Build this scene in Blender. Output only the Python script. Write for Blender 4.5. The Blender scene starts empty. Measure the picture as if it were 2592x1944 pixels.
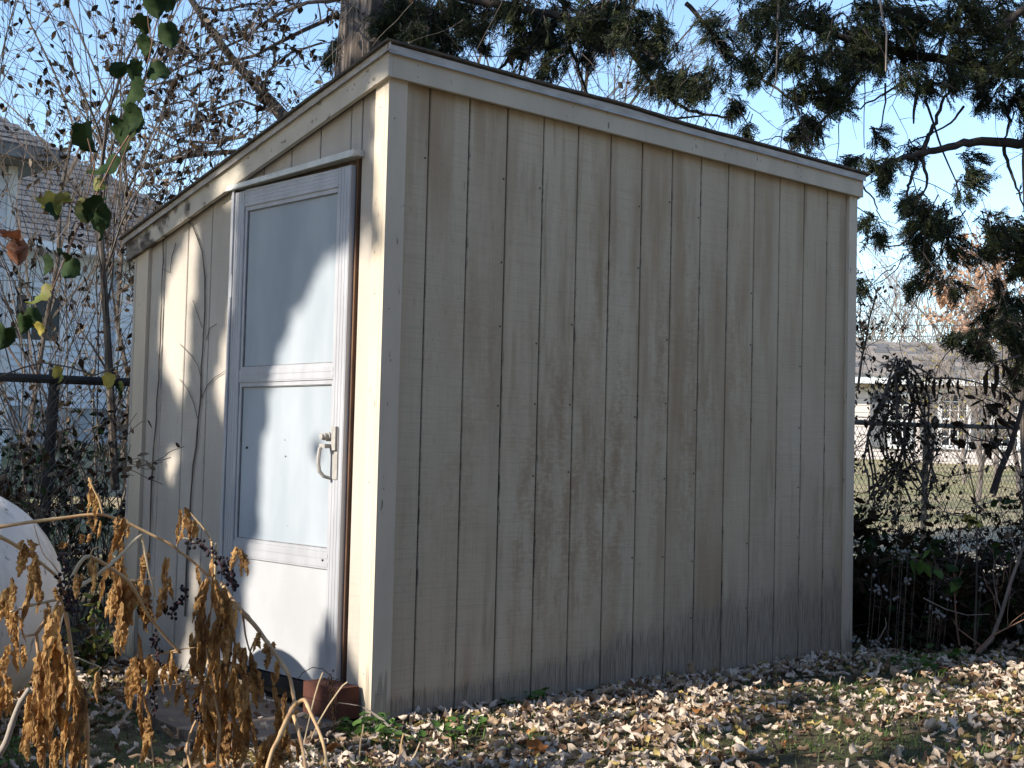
import bpy, math, random
import numpy as np
from mathutils import Vector, Matrix

SC = bpy.context.scene
COL = SC.collection
RNG = random.Random(7)
NR = np.random.RandomState(11)
RAD = math.radians

# ------------------------------------------------------------------ camera
FPX = 3446.7
CAM = Vector((-3.0369, -3.9998, 1.006))
YAW, PIT, ROL = 0.7459, 0.0478, 0.0248
FW = Vector((math.cos(PIT) * math.sin(YAW), math.cos(PIT) * math.cos(YAW), math.sin(PIT)))
_r = FW.cross(Vector((0, 0, 1))).normalized()
_u = _r.cross(FW)
RT = _r * math.cos(ROL) + _u * math.sin(ROL)
UP = -_r * math.sin(ROL) + _u * math.cos(ROL)
cd = bpy.data.cameras.new('camera')
cam = bpy.data.objects.new('camera', cd)
COL.objects.link(cam)
M3 = Matrix((RT, UP, -FW)).transposed()
cam.matrix_world = Matrix.Translation(CAM) @ M3.to_4x4()
cd.sensor_width = 36
cd.lens = 36 * FPX / 2592
cd.clip_start = .05
cd.clip_end = 2000
SC.camera = cam

# ------------------------------------------------------------------ light
ELEV = 29.0
AZ = Vector((1, -0.2, 0)).normalized()            # horizontal travel of the sunlight
TE = math.tan(RAD(ELEV))
SUN = Vector((AZ.x * math.cos(RAD(ELEV)), AZ.y * math.cos(RAD(ELEV)), -math.sin(RAD(ELEV))))
sl = bpy.data.lights.new('sun', 'SUN')
so = bpy.data.objects.new('sun', sl)
COL.objects.link(so)
sl.energy = 4.3
sl.angle = RAD(.53)
sl.color = (1, .93, .82)
so.rotation_euler = SUN.to_track_quat('-Z', 'Y').to_euler()
so.location = (-20, 4, 20)
w = bpy.data.worlds.new('World')
SC.world = w
w.use_nodes = True
wn = w.node_tree
sky = wn.nodes.new('ShaderNodeTexSky')
sky.sky_type = 'NISHITA'
sky.sun_disc = False
sky.sun_elevation = RAD(ELEV)
sky.sun_rotation = math.atan2(-AZ.x, -AZ.y)
sky.air_density = 1.0
sky.dust_density = .3
sky.ozone_density = 2.8
wn.links.new(sky.outputs[0], wn.nodes['Background'].inputs[0])
wn.nodes['Background'].inputs[1].default_value = .15
SC.view_settings.view_transform = 'Standard'
SC.view_settings.look = 'None'
SC.view_settings.gamma = 1
SC.view_settings.use_curve_mapping = False
SC.view_settings.exposure = 1.02
try:
    SC.cycles.max_bounces = 6
    SC.cycles.transparent_max_bounces = 6
    SC.cycles.caustics_reflective = False
    SC.cycles.caustics_refractive = False
except Exception:
    pass


# ------------------------------------------------------------------ helpers
def ray(x, y):
    return FW + RT * ((x - 1296) / FPX) - UP * ((y - 972) / FPX)


def at(x, y, d):
    return CAM + ray(x, y) * d


def on(x, y, ax, v):
    d = ray(x, y)
    return CAM + d * ((v - CAM[ax]) / d[ax])


def proj(p):
    d = Vector(p) - CAM
    z = d.dot(FW)
    if z < .05:
        return None
    return 1296 + FPX * d.dot(RT) / z, 972 - FPX * d.dot(UP) / z, z


def ground_z(x, y):
    t = y - 1.9
    s = t if t > 1.5 else (0 if t < -.5 else (t + .5) ** 2 / 4 * 1.5)
    rise = .062 * min(s, 16)
    x2 = max(0, x - 5)
    rise = max(rise, .034 * min(x2, 28) + .0)
    n = .008 * math.sin(x * 2.1 + 1) * math.sin(y * 1.7) + .006 * math.sin(x * 5.3 + y * 3.1)
    return -.022 + rise + n


class MB:
    def __init__(self):
        self.v, self.f, self.m = [], [], []

    def add(self, vs, fs, mi=0):
        b = len(self.v)
        self.v += [tuple(p) for p in vs]
        self.f += [tuple(b + i for i in f) for f in fs]
        self.m += [mi] * len(fs)
        return self

    def box(self, x0, x1, y0, y1, z0, z1, mi=0):
        vs = [(x0, y0, z0), (x1, y0, z0), (x1, y1, z0), (x0, y1, z0), (x0, y0, z1), (x1, y0, z1), (x1, y1, z1), (x0, y1, z1)]
        return self.add(vs, [(0, 3, 2, 1), (4, 5, 6, 7), (0, 1, 5, 4), (1, 2, 6, 5), (2, 3, 7, 6), (3, 0, 4, 7)], mi)

    def prism(self, pts, off, mi=0):
        n = len(pts)
        off = Vector(off)
        a = [Vector(p) for p in pts]
        vs = a + [p + off for p in a]
        fs = [tuple(reversed(range(n))), tuple(range(n, 2 * n))]
        fs += [(i, (i + 1) % n, n + (i + 1) % n, n + i) for i in range(n)]
        return self.add(vs, fs, mi)

    def column(self, poly, zb, zt, mi=0):
        n = len(poly)
        vs = [(x, y, zb(x, y)) for x, y in poly] + [(x, y, zt(x, y)) for x, y in poly]
        fs = [tuple(reversed(range(n))), tuple(range(n, 2 * n))]
        fs += [(i, (i + 1) % n, n + (i + 1) % n, n + i) for i in range(n)]
        return self.add(vs, fs, mi)

    def tube(self, pts, rad, n=6, mi=0, cap=True):
        P = [Vector(p) for p in pts]
        k = len(P)
        if k < 2:
            return self
        if not hasattr(rad, '__len__'):
            rad = [rad] * k
        vs, fs = [], []
        nrm = None
        for i in range(k):
            t = (P[min(i + 1, k - 1)] - P[max(i - 1, 0)])
            if t.length < 1e-9:
                t = Vector((0, 0, 1))
            t.normalize()
            if nrm is None:
                nrm = t.orthogonal().normalized()
            else:
                nrm = nrm - t * nrm.dot(t)
                nrm = nrm.normalized() if nrm.length > 1e-6 else t.orthogonal().normalized()
            b = t.cross(nrm)
            for j in range(n):
                a = 2 * math.pi * j / n
                vs.append(P[i] + (nrm * math.cos(a) + b * math.sin(a)) * rad[i])
        for i in range(k - 1):
            for j in range(n):
                fs.append((i * n + j, i * n + (j + 1) % n, (i + 1) * n + (j + 1) % n, (i + 1) * n + j))
        if cap:
            fs.append(tuple(reversed(range(n))))
            fs.append(tuple(range((k - 1) * n, k * n)))
        return self.add(vs, fs, mi)

    def mesh(self, name, mats, smooth=False):
        me = bpy.data.meshes.new(name)
        me.from_pydata(self.v, [], self.f)
        for m in (mats if isinstance(mats, (list, tuple)) else [mats]):
            me.materials.append(m)
        if any(self.m):
            me.polygons.foreach_set('material_index', self.m)
        if smooth:
            me.polygons.foreach_set('use_smooth', [True] * len(self.f))
        me.update()
        return me


def arr_mesh(name, V, F, mats, smooth=False, mi=None):
    me = bpy.data.meshes.new(name)
    V = np.asarray(V, np.float32)
    F = np.asarray(F, np.int32)
    k = F.shape[1]
    me.vertices.add(len(V))
    me.vertices.foreach_set('co', V.ravel())
    me.loops.add(F.size)
    me.loops.foreach_set('vertex_index', F.ravel())
    me.polygons.add(len(F))
    me.polygons.foreach_set('loop_start', np.arange(0, F.size, k, dtype=np.int32))
    for m in (mats if isinstance(mats, (list, tuple)) else [mats]):
        me.materials.append(m)
    if mi is not None:
        me.polygons.foreach_set('material_index', np.asarray(mi, np.int32))
    if smooth:
        me.polygons.foreach_set('use_smooth', np.ones(len(F), bool))
    me.update(calc_edges=True)
    me.validate()
    return me


def tag(o, label=None, cat=None, group=None, kind=None):
    if label: o['label'] = label
    if cat: o['category'] = cat
    if group: o['group'] = group
    if kind: o['kind'] = kind
    return o


def wloc(o):
    p = Vector((0, 0, 0))
    while o is not None:
        p += o.location
        o = o.parent
    return p


def link(name, me, parent=None, kind=None, loc=None):
    o = bpy.data.objects.new(name, me)
    COL.objects.link(o)
    base = Vector(loc) if loc is not None else Vector((0, 0, 0))
    if parent is not None:
        o.parent = parent
        o.location = base - wloc(parent)
    else:
        o.location = base
    if kind:
        o['kind'] = kind
    return o


def part(name, mb, mats, parent, smooth=False, kind=None):
    return link(name, mb.mesh(name, mats, smooth), parent, kind)


def empty(name, loc, label, cat, group=None):
    o = bpy.data.objects.new(name, None)
    COL.objects.link(o)
    o.location = loc
    o.empty_display_size = .1
    return tag(o, label, cat, group)


# ------------------------------------------------------------------ materials
class Mat:
    def __init__(self, name, rough=.7, spec=.3, metal=0):
        self.m = bpy.data.materials.new(name)
        self.m.use_nodes = True
        self.nt = self.m.node_tree
        self.b = self.nt.nodes['Principled BSDF']
        self.b.inputs['Roughness'].default_value = rough
        self.b.inputs['Specular IOR Level'].default_value = spec
        self.b.inputs['Metallic'].default_value = metal

    def n(self, t, **k):
        x = self.nt.nodes.new(t)
        for a, b in k.items():
            setattr(x, a, b)
        return x

    def l(self, a, b):
        self.nt.links.new(a, b)

    def pos(self, sc=(1, 1, 1), obj=False, loc=(0, 0, 0)):
        g = self.n('ShaderNodeTexCoord').outputs['Object'] if obj else self.n('ShaderNodeNewGeometry').outputs['Position']
        mp = self.n('ShaderNodeMapping')
        mp.inputs['Scale'].default_value = sc
        mp.inputs['Location'].default_value = loc
        self.l(g, mp.inputs[0])
        return mp.outputs[0]

    def noise(self, sc=(1, 1, 1), s=1, detail=4, rough=.55, obj=False, loc=(0, 0, 0)):
        x = self.n('ShaderNodeTexNoise')
        x.inputs['Scale'].default_value = s
        x.inputs['Detail'].default_value = detail
        x.inputs['Roughness'].default_value = rough
        self.l(self.pos(sc, obj, loc), x.inputs['Vector'])
        return x.outputs[0]

    def ramp(self, v, lo, hi, a=0., b=1.):
        x = self.n('ShaderNodeMapRange', interpolation_type='SMOOTHSTEP')
        for i, k in enumerate((lo, hi, a, b)):
            x.inputs[i + 1].default_value = k
        self.l(v, x.inputs[0])
        return x.outputs[0]

    def math(self, op, a, b=None):
        x = self.n('ShaderNodeMath', operation=op)
        for i, k in enumerate((a, b)):
            if k is None: continue
            if isinstance(k, (int, float)): x.inputs[i].default_value = k
            else: self.l(k, x.inputs[i])
        return x.outputs[0]

    def mix(self, f, a, b, blend='MIX'):
        x = self.n('ShaderNodeMix', data_type='RGBA', blend_type=blend)
        for i, k in ((0, f), (6, a), (7, b)):
            if isinstance(k, (int, float)): x.inputs[i].default_value = k
            elif isinstance(k, tuple): x.inputs[i].default_value = (*k, 1)
            else: self.l(k, x.inputs[i])
        return x.outputs[2]

    def xyz(self):
        s = self.n('ShaderNodeSeparateXYZ')
        self.l(self.n('ShaderNodeNewGeometry').outputs['Position'], s.inputs[0])
        return s.outputs

    def rnd(self):
        return self.n('ShaderNodeObjectInfo').outputs['Random']

    def col(self, c):
        if isinstance(c, tuple): self.b.inputs['Base Color'].default_value = (*c, 1)
        else: self.l(c, self.b.inputs['Base Color'])
        return self

    def bump(self, h, dist=.002, st=.6):
        x = self.n('ShaderNodeBump')
        x.inputs['Distance'].default_value = dist
        x.inputs['Strength'].default_value = st
        self.l(h, x.inputs['Height'])
        self.l(x.outputs[0], self.b.inputs['Normal'])
        return self

    def translucent(self, c, f):
        t = self.n('ShaderNodeBsdfTranslucent')
        if isinstance(c, tuple): t.inputs[0].default_value = (*c, 1)
        else: self.l(c, t.inputs[0])
        mx = self.n('ShaderNodeMixShader')
        mx.inputs[0].default_value = f
        out = self.nt.nodes['Material Output']
        self.l(self.b.outputs[0], mx.inputs[1])
        self.l(t.outputs[0], mx.inputs[2])
        self.l(mx.outputs[0], out.inputs[0])
        return self


def simple(name, c, c2=None, s=8, rough=.7, spec=.3, metal=0, bump=0, sc=(1, 1, 1), detail=4):
    m = Mat(name, rough, spec, metal)
    if c2 is None:
        c2 = tuple(x * .75 for x in c)
    nz = m.noise(sc, s, detail)
    m.col(m.mix(m.ramp(nz, .3, .7), c, c2))
    if bump:
        m.bump(m.noise(sc, s * 3, 3), bump)
    return m.m


def siding_mat(name, ax, stain, bottom, specks):
    """weathered rough-sawn plywood siding; ax = the axis that runs along the wall"""
    m = Mat(name, .85, .2)
    along = (1, 0, 0) if ax == 0 else (0, 1, 0)
    def sc(a, z):
        return (along[0] * a + .3, along[1] * a + .3, z)
    p = m.xyz()
    u, z = p[ax], p[2]
    base = m.mix(m.ramp(m.noise(sc(14, .8), 1, 5), .3, .7), (.52, .43, .305), (.44, .36, .255))
    base = m.mix(m.ramp(m.noise(sc(2.2, 1.1), 1, 3), .35, .7), base, (.54, .455, .335))
    saw = m.noise(sc(3, 190), 1, 2)
    grain = m.noise(sc(230, 4), 1, 3)
    base = m.mix(m.math('MULTIPLY', m.rnd(), .3), base, (.37, .305, .22))
    base = m.mix(m.math('MULTIPLY', m.ramp(saw, .45, .75), .3), base, (.26, .225, .175))
    base = m.mix(m.math('MULTIPLY', m.ramp(grain, .5, .8), .34), base, (.25, .21, .165))
    # brown damp stains running down the boards
    zone = m.ramp(m.noise(sc(.75, .45), 1, 2, loc=(1.1, 2, 5)), .38, .6)
    st = m.math('MULTIPLY', m.ramp(m.noise(sc(7, .7), 1, 5, .6, loc=(3, 1, 0)), .42, .66), zone)
    base = m.mix(m.math('MULTIPLY', st, stain), base, (.31, .22, .13))
    st2 = m.math('MULTIPLY', m.ramp(m.noise(sc(18, 1.6), 1, 5, .6, loc=(7, 1, 3)), .48, .72), m.ramp(m.noise(sc(1.3, 1.0), 1, 2, loc=(9, 3, 1)), .4, .62))
    base = m.mix(m.math('MULTIPLY', st2, stain * .9), base, (.24, .18, .105))
    if bottom:
        spot = m.math('MULTIPLY', m.ramp(m.math('ABSOLUTE', m.math('SUBTRACT', u, 1.35)), 1.5, .3), m.ramp(m.math('ABSOLUTE', m.math('SUBTRACT', z, 1.15)), 1.25, .3))
        bro = m.math('MULTIPLY', m.noise(sc(13, 5), 1, 6, .68, loc=(2, 7, 3)), m.ramp(m.noise(sc(30, 70), 1, 3, loc=(2, 1, 1)), .2, .6, .7, 1.1))
        m1 = m.math('MULTIPLY', m.ramp(bro, .36, .68), m.ramp(m.noise(sc(3.4, .9), 1, 3, loc=(6, 6, 2)), .36, .6))
        base = m.mix(m.math('MULTIPLY', m.math('MULTIPLY', m1, spot), .8), base, (.30, .215, .13))
    # paint worn off to grey wood above the ground
    if bottom:
        lim = m.ramp(u, .1, 2.9, .02, .40)
    else:
        lim = m.ramp(u, 0, 2, .06, .12)
    cover = m.math('DIVIDE', z, m.math('ADD', lim, .08))
    nz = m.math('ADD', m.math('ADD', m.math('MULTIPLY', m.noise(sc(170, 9), 1, 5, .7), .5), m.math('MULTIPLY', m.noise(sc(38, 6), 1, 6, .7), .5)), m.math('MULTIPLY', m.noise(sc(6, 2.2), 1, 4), .4))
    worn = m.ramp(m.math('SUBTRACT', m.math('ADD', nz, .12), m.math('MULTIPLY', cover, .55)), .32, .52)
    wood = m.mix(m.ramp(m.noise(sc(190, 7), 1, 4, .65), .40, .60), (.10, .082, .066), (.36, .305, .245))
    base = m.mix(m.math('MULTIPLY', worn, .66), base, wood)
    damp = m.math('MULTIPLY', m.ramp(cover, 1.5, .1), .22)
    base = m.mix(damp, base, (.17, .145, .115))
    # paint cracked away beside the grooves
    fr = m.math('FRACT', m.math('ADD', m.math('DIVIDE', m.math('SUBTRACT', u, .214 if bottom else .2592), .2032), 10.5))
    gd = m.math('MULTIPLY', m.math('ABSOLUTE', m.math('SUBTRACT', fr, .5)), .2032)
    ed = m.math('SUBTRACT', gd, m.ramp(m.noise(sc(90, 9), 1, 5, .7, loc=(5, 5, 1)), .5, .78, 0, .016))
    em = m.math('MULTIPLY', m.ramp(ed, .004, .0015), m.ramp(m.noise(sc(3, 1.5), 1, 2, loc=(0, 9, 4)), .42, .58))
    base = m.mix(m.math('MULTIPLY', em, .75), base, (.10, .085, .075))
    # paint flakes lost along the grain
    fl = m.math('MULTIPLY', m.ramp(m.noise(sc(130, 14), 1, 3, loc=(2, 2, 2)), .64, .69), m.ramp(m.noise(sc(2, 1.3), 1, 2), .42, .6))
    base = m.mix(m.math('MULTIPLY', fl, specks), base, (.10, .085, .08))
    if not bottom:
        base = m.mix(.62, base, m.mix(m.ramp(m.noise(sc(5, 1.5), 1, 4), .3, .7), (.44, .42, .40), (.36, .34, .32)))
    m.col(base)
    h = m.math('ADD', m.math('MULTIPLY', saw, .5), grain)
    m.bump(m.math('SUBTRACT', h, m.math('MULTIPLY', worn, .4)), .003, .5)
    return m.m


M = {}
M['side_front'] = siding_mat('painted plywood siding front', 0, .75, True, .55)
M['side_left'] = siding_mat('painted plywood siding gable', 1, .25, False, .9)


def trim_mat(name, c, c2, wear):
    m = Mat(name, .7, .3)
    b = m.mix(m.ramp(m.noise((6, 6, 2), 1, 4), .3, .7), c, c2)
    fl = m.math('MULTIPLY', m.ramp(m.noise((60, 60, 16), 1, 4), .64, .68), m.ramp(m.noise((3, 3, 3), 1, 2, loc=(4, 0, 0)), .45, .62))
    b = m.mix(m.math('MULTIPLY', fl, wear), b, (.12, .1, .085))
    z = m.xyz()[2]
    wr = m.ramp(m.math('SUBTRACT', m.ramp(m.noise((50, 50, 4), 1, 4), .3, .7, .0, .22), z), -.02, .06)
    b = m.mix(m.math('MULTIPLY', wr, .6), b, (.2, .165, .12))
    m.col(b)
    m.bump(m.noise((90, 90, 6), 1, 3), .0015, .5)
    return m.m


M['trim'] = trim_mat('cream trim paint', (.56, .48, .37), (.49, .415, .32), .8)
M['fascia'] = trim_mat('cream fascia paint', (.52, .45, .345), (.44, .38, .295), .9)


def gable_fascia_mat():
    m = Mat('peeling gable fascia paint', .75, .25)
    y = m.xyz()[1]
    b = m.mix(m.ramp(m.noise((6, 6, 6), 1, 4), .3, .7), (.50, .45, .37), (.41, .37, .3))
    rot = m.ramp(m.math('ADD', y, m.ramp(m.noise((9, 9, 9), 1, 5), .3, .7, -.35, .35)), 1.45, 1.75)
    b = m.mix(rot, b, m.mix(m.ramp(m.noise((9, 14, 40), 1, 4), .35, .65), (.06, .05, .042), (.2, .17, .14)))
    fl = m.ramp(m.noise((30, 22, 34), 1, 5, loc=(0, 3, 0)), .63, .68)
    b = m.mix(m.math('MULTIPLY', fl, .7), b, (.15, .12, .1))
    m.col(b)
    m.bump(m.noise((30, 30, 50), 1, 4), .003, .6)
    return m.m


M['gfascia'] = gable_fascia_mat()
M['groove'] = simple('grimy groove backing', (.16, .13, .1), (.10, .08, .065), 20, .9)
M['dark_wood'] = simple('damp dark wood', (.05, .042, .036), (.025, .022, .02), 12, .9)
M['drip'] = simple('aged drip edge metal', (.46, .43, .39), (.33, .30, .265), 9, .6, .4, .1, sc=(1, 1, 4))
M['shingle_dark'] = simple('dark felt roofing', (.055, .05, .045), (.11, .085, .06), 25, .95, bump=.004)
M['alu'] = simple('weathered grey aluminium', (.48, .485, .51), (.40, .405, .43), 14, .45, .5, .3, sc=(1, 1, .3))
M['alu_dark'] = simple('grimy aluminium seam', (.22, .22, .23), (.14, .14, .14), 20, .6)
M['flash'] = simple('painted head flashing', (.60, .60, .56), (.47, .48, .45), 18, .5, .4)
M['jamb'] = simple('bare red brown door jamb', (.15, .078, .042), (.07, .04, .027), 6, .8, sc=(4, 4, 1))


def kick_mat():
    m = Mat('embossed aluminium kick panel', .5, .4, .25)
    v = m.n('ShaderNodeTexNoise')
    v.inputs['Scale'].default_value = 1
    m.l(m.pos((1, 170, 330)), v.inputs['Vector'])
    dirt = m.ramp(m.noise((1, 30, 3), 1, 4), .62, .75)
    m.col(m.mix(m.math('MULTIPLY', dirt, .35), m.mix(m.ramp(m.noise((3, 3, 2), 1, 3), .3, .7), (.50, .505, .52), (.44, .445, .46)), (.3, .3, .31)))
    m.bump(v.outputs[0], .002, .5)
    return m.m


M['kick'] = kick_mat()


def pane_mat():
    m = Mat('dusty glass over white board', .45, .12)
    b = m.mix(m.ramp(m.noise((1, 4, 1.5), 1, 3), .3, .75), (.29, .325, .36), (.37, .40, .43))
    d = m.math('MULTIPLY', m.ramp(m.noise((1, 60, 2), 1, 4, loc=(0, 2, 2)), .6, .8), .25)
    m.col(m.mix(d, b, (.42, .43, .44)))
    m.b.inputs['Coat Weight'].default_value = .3
    m.b.inputs['Coat Roughness'].default_value = .03
    m.b.inputs['Coat IOR'].default_value = 1.5
    return m.m


M['pane'] = pane_mat()
M['handle'] = simple('chalky grey handle', (.36, .34, .31), (.29, .27, .25), 40, .55)


def brick_mat():
    m = Mat('red clay brick', .9, .2)
    b = m.mix(m.ramp(m.noise((12, 12, 12), 1, 5), .3, .7), (.105, .042, .028), (.065, .028, .022))
    m.col(m.mix(m.ramp(m.noise((35, 35, 35), 1, 3), .66, .74), b, (.14, .085, .055)))
    m.bump(m.noise((60, 60, 60), 1, 4), .003)
    return m.m


M['brick'] = brick_mat()
M['slab'] = simple('brown stained concrete', (.17, .13, .10), (.11, .085, .066), 7, .9, .2, bump=.003)


def tank_mat():
    m = Mat('chalky lichen grey tank paint', .75, .3)
    b = m.mix(m.ramp(m.noise((4, 4, 4), 1, 5), .3, .7), (.80, .725, .63), (.60, .545, .47))
    li = m.math('MULTIPLY', m.ramp(m.noise((26, 26, 26), 1, 6), .55, .62), m.ramp(m.noise((3, 3, 3), 1, 2, loc=(5, 0, 0)), .4, .6))
    b = m.mix(li, b, (.70, .67, .62))
    dk = m.ramp(m.noise((40, 40, 15), 1, 5, loc=(0, 8, 0)), .62, .68)
    b = m.mix(m.math('MULTIPLY', dk, .8), b, (.2, .18, .16))
    st = m.math('MULTIPLY', m.ramp(m.noise((9, 9, .8), 1, 4), .5, .7), .4)
    m.col(m.mix(st, b, (.3, .27, .22)))
    m.bump(m.noise((30, 30, 30), 1, 4), .002)
    return m.m


M['tank'] = tank_mat()
M['bark'] = simple('grey brown twig bark', (.13, .105, .085), (.07, .055, .045), 10, .9, sc=(3, 3, 1))
M['bark_light'] = simple('pale grey twig bark', (.25, .21, .18), (.15, .12, .10), 9, .9)
M['bark_red'] = simple('reddish vine bark', (.2, .11, .075), (.12, .07, .05), 9, .8)
M['bark_dark'] = simple('dark cedar limb bark', (.055, .043, .036), (.03, .025, .022), 9, .95)


def cedar_bark():
    m = Mat('stringy cedar bark', .95, .15)
    n1 = m.noise((34, 34, 1.6), 1, 5)
    b = m.mix(m.ramp(n1, .32, .68), (.075, .058, .045), (.30, .245, .205))
    m.col(m.mix(m.math('MULTIPLY', m.ramp(m.noise((3, 3, .7), 1, 3), .4, .7), .5), b, (.13, .095, .07)))
    m.bump(n1, .03, 1)
    return m.m


M['cedar_bark'] = cedar_bark()


def leafm(name, c, c2, tr=.3, s=6, rough=.6, spec=.3, tc=None):
    m = Mat(name, rough, spec)
    k = m.mix(m.ramp(m.noise((s, s, s), 1, 3), .3, .7), c, c2)
    k = m.mix(m.math('MULTIPLY', m.rnd(), .35), k, tuple(x * .55 for x in c))
    m.col(k)
    if tr:
        m.translucent(tc or k, tr)
    return m.m


M['cedar'] = leafm('dark cedar foliage', (.017, .026, .009), (.024, .033, .011), .08, 3)
M['cedar2'] = leafm('olive cedar foliage', (.07, .08, .022), (.04, .05, .016), .12, 4)  # lighter olive sprays paint sunlit tips into the crown
M['vine_leaf'] = leafm('dark green vine leaf', (.016, .034, .012), (.03, .05, .015), .14, 30, .75, .12)
M['vine_lit'] = leafm('yellow green vine leaf', (.14, .18, .035), (.2, .17, .05), .3, 25)  # vine leaves of a brighter, yellower green
M['rust_leaf'] = leafm('rust brown leaf', (.2, .07, .03), (.12, .05, .03), .3, 25)
M['yellow_leaf'] = leafm('yellowed leaf', (.42, .33, .06), (.3, .26, .06), .35, 25)
M['green_weed'] = leafm('fresh green weed leaf', (.09, .17, .03), (.06, .12, .025), .3, 20)
M['grass'] = leafm('short grass', (.085, .115, .032), (.17, .17, .075), .2, 3)
M['dead_leaf'] = leafm('dull dead leaf', (.13, .095, .065), (.2, .155, .11), .2, 9)
M['dead_dark'] = leafm('blackened dead leaf', (.030, .020, .012), (.055, .036, .022), .1, 9, .95, .05)
M['shade_leaf'] = leafm('shade tree leaf', (.05, .07, .025), (.07, .08, .03), .05, 3)
M['oak_leaf'] = leafm('dry tan oak leaf', (.46, .33, .2), (.36, .24, .14), .25, 2)  # tan picked so the added oaks bounce warm light
M['orange_crown'] = leafm('faded orange autumn leaf', (.5, .31, .2), (.42, .24, .14), .3, 1)
M['fluff'] = simple('white seed fluff', (.24, .23, .22), (.17, .16, .15), 40, .95)


def poke_leaf():
    m = Mat('crumpled dry pokeweed leaf', .65, .3)
    n1 = m.noise((55, 55, 26), 1, 6, .65)
    k = m.mix(m.ramp(n1, .34, .64), (.22, .098, .03), (.66, .40, .15))  # tones paint bright highlights and dark crevices into the crumpled leaf
    k = m.mix(m.math('MULTIPLY', m.rnd(), .5), k, (.17, .085, .035))
    k = m.mix(m.ramp(m.noise((60, 60, 60), 1, 3), .64, .74), k, (.09, .05, .025))
    m.col(k)
    m.bump(m.noise((110, 110, 50), 1, 4), .012, 1)
    m.translucent(k, .4)
    return m.m


M['poke_leaf'] = poke_leaf()
M['poke_stem'] = simple('dry straw stem', (.52, .36, .19), (.38, .22, .11), 22, .6, sc=(1, 1, .5), bump=.001)
M['poke_stem_pale'] = simple('bleached straw stem', (.58, .46, .3), (.44, .33, .2), 22, .6)
M['old_stem'] = simple('grey old stalk', (.33, .28, .23), (.22, .18, .15), 20, .8)
M['berry'] = simple('black pokeweed berry', (.012, .009, .011), (.022, .016, .018), 60, .5, .2)
M['berry_stalk'] = simple('magenta berry stalk', (.10, .03, .04), (.09, .04, .035), 30, .6)
M['galv'] = simple('dull galvanised pipe', (.055, .053, .05), (.03, .029, .027), 12, .8, .15, 0)
M['wire'] = simple('grey fence wire', (.13, .13, .13), (.08, .075, .07), 20, .6, .4, .4)
M['white_clap'] = simple('white clapboard', (.74, .75, .77), (.68, .69, .71), 3, .6)
M['white_trim'] = simple('white house trim', (.80, .80, .79), (.72, .72, .71), 5, .5)
M['found'] = simple('painted house foundation', (.45, .46, .47), (.36, .37, .38), 4, .9)
M['window_dark'] = Mat('dark window glass', .12, .2).col((.02, .024, .03)).m
M['roof_grey'] = simple('grey asphalt shingle', (.15, .148, .15), (.10, .10, .102), 3, .95, sc=(1, 1, 2))
M['roof_grey2'] = simple('darker asphalt shingle', (.125, .122, .122), (.085, .083, .083), 5, .95)
M['roof_tan'] = simple('tan grey shingle', (.27, .235, .205), (.20, .175, .155), 5, .95)
M['pink_wall'] = simple('pale blush siding', (.68, .60, .55), (.62, .55, .5), 3, .7)
M['gutter'] = simple('weathered grey gutter', (.23, .22, .21), (.16, .15, .14), 6, .7)
M['shutter'] = simple('charcoal shutter', (.16, .165, .17), (.12, .12, .125), 6, .7)

LEAFC = {
    'pale': leafm('pale upturned dry leaf', (.64, .53, .43), (.49, .39, .30), .12, 40, .75, .2),
    'tan': leafm('tan dry leaf', (.40, .28, .18), (.31, .21, .13), .2, 40, .75, .2),
    'brown': leafm('brown dry leaf', (.19, .11, .065), (.13, .075, .05), .2, 40, .75, .2),
    'yellow': leafm('yellow fallen leaf', (.52, .40, .14), (.44, .33, .13), .3, 40, .7, .2),
    'orange': leafm('orange fallen leaf', (.45, .19, .055), (.38, .15, .05), .3, 40, .7, .2),
}


def ground_mat():
    m = Mat('lawn soil and turf', .95, .1)
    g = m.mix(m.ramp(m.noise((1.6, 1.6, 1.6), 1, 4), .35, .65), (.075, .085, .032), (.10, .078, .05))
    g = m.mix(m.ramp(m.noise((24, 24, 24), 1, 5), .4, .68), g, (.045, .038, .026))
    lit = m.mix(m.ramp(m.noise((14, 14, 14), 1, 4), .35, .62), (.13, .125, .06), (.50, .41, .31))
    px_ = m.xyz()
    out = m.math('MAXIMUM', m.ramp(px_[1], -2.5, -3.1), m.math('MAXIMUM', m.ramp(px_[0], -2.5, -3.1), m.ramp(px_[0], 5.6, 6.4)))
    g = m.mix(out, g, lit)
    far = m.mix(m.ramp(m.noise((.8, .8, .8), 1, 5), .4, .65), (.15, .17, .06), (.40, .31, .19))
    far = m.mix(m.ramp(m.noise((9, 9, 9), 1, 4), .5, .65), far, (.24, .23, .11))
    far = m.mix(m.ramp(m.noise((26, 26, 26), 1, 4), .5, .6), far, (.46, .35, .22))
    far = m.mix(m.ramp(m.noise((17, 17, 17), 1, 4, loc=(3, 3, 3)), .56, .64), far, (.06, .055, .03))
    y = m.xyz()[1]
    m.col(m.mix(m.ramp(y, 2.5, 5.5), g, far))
    m.bump(m.noise((30, 30, 30), 1, 5), .02, .8)
    return m.m


M['ground'] = ground_mat()

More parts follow.
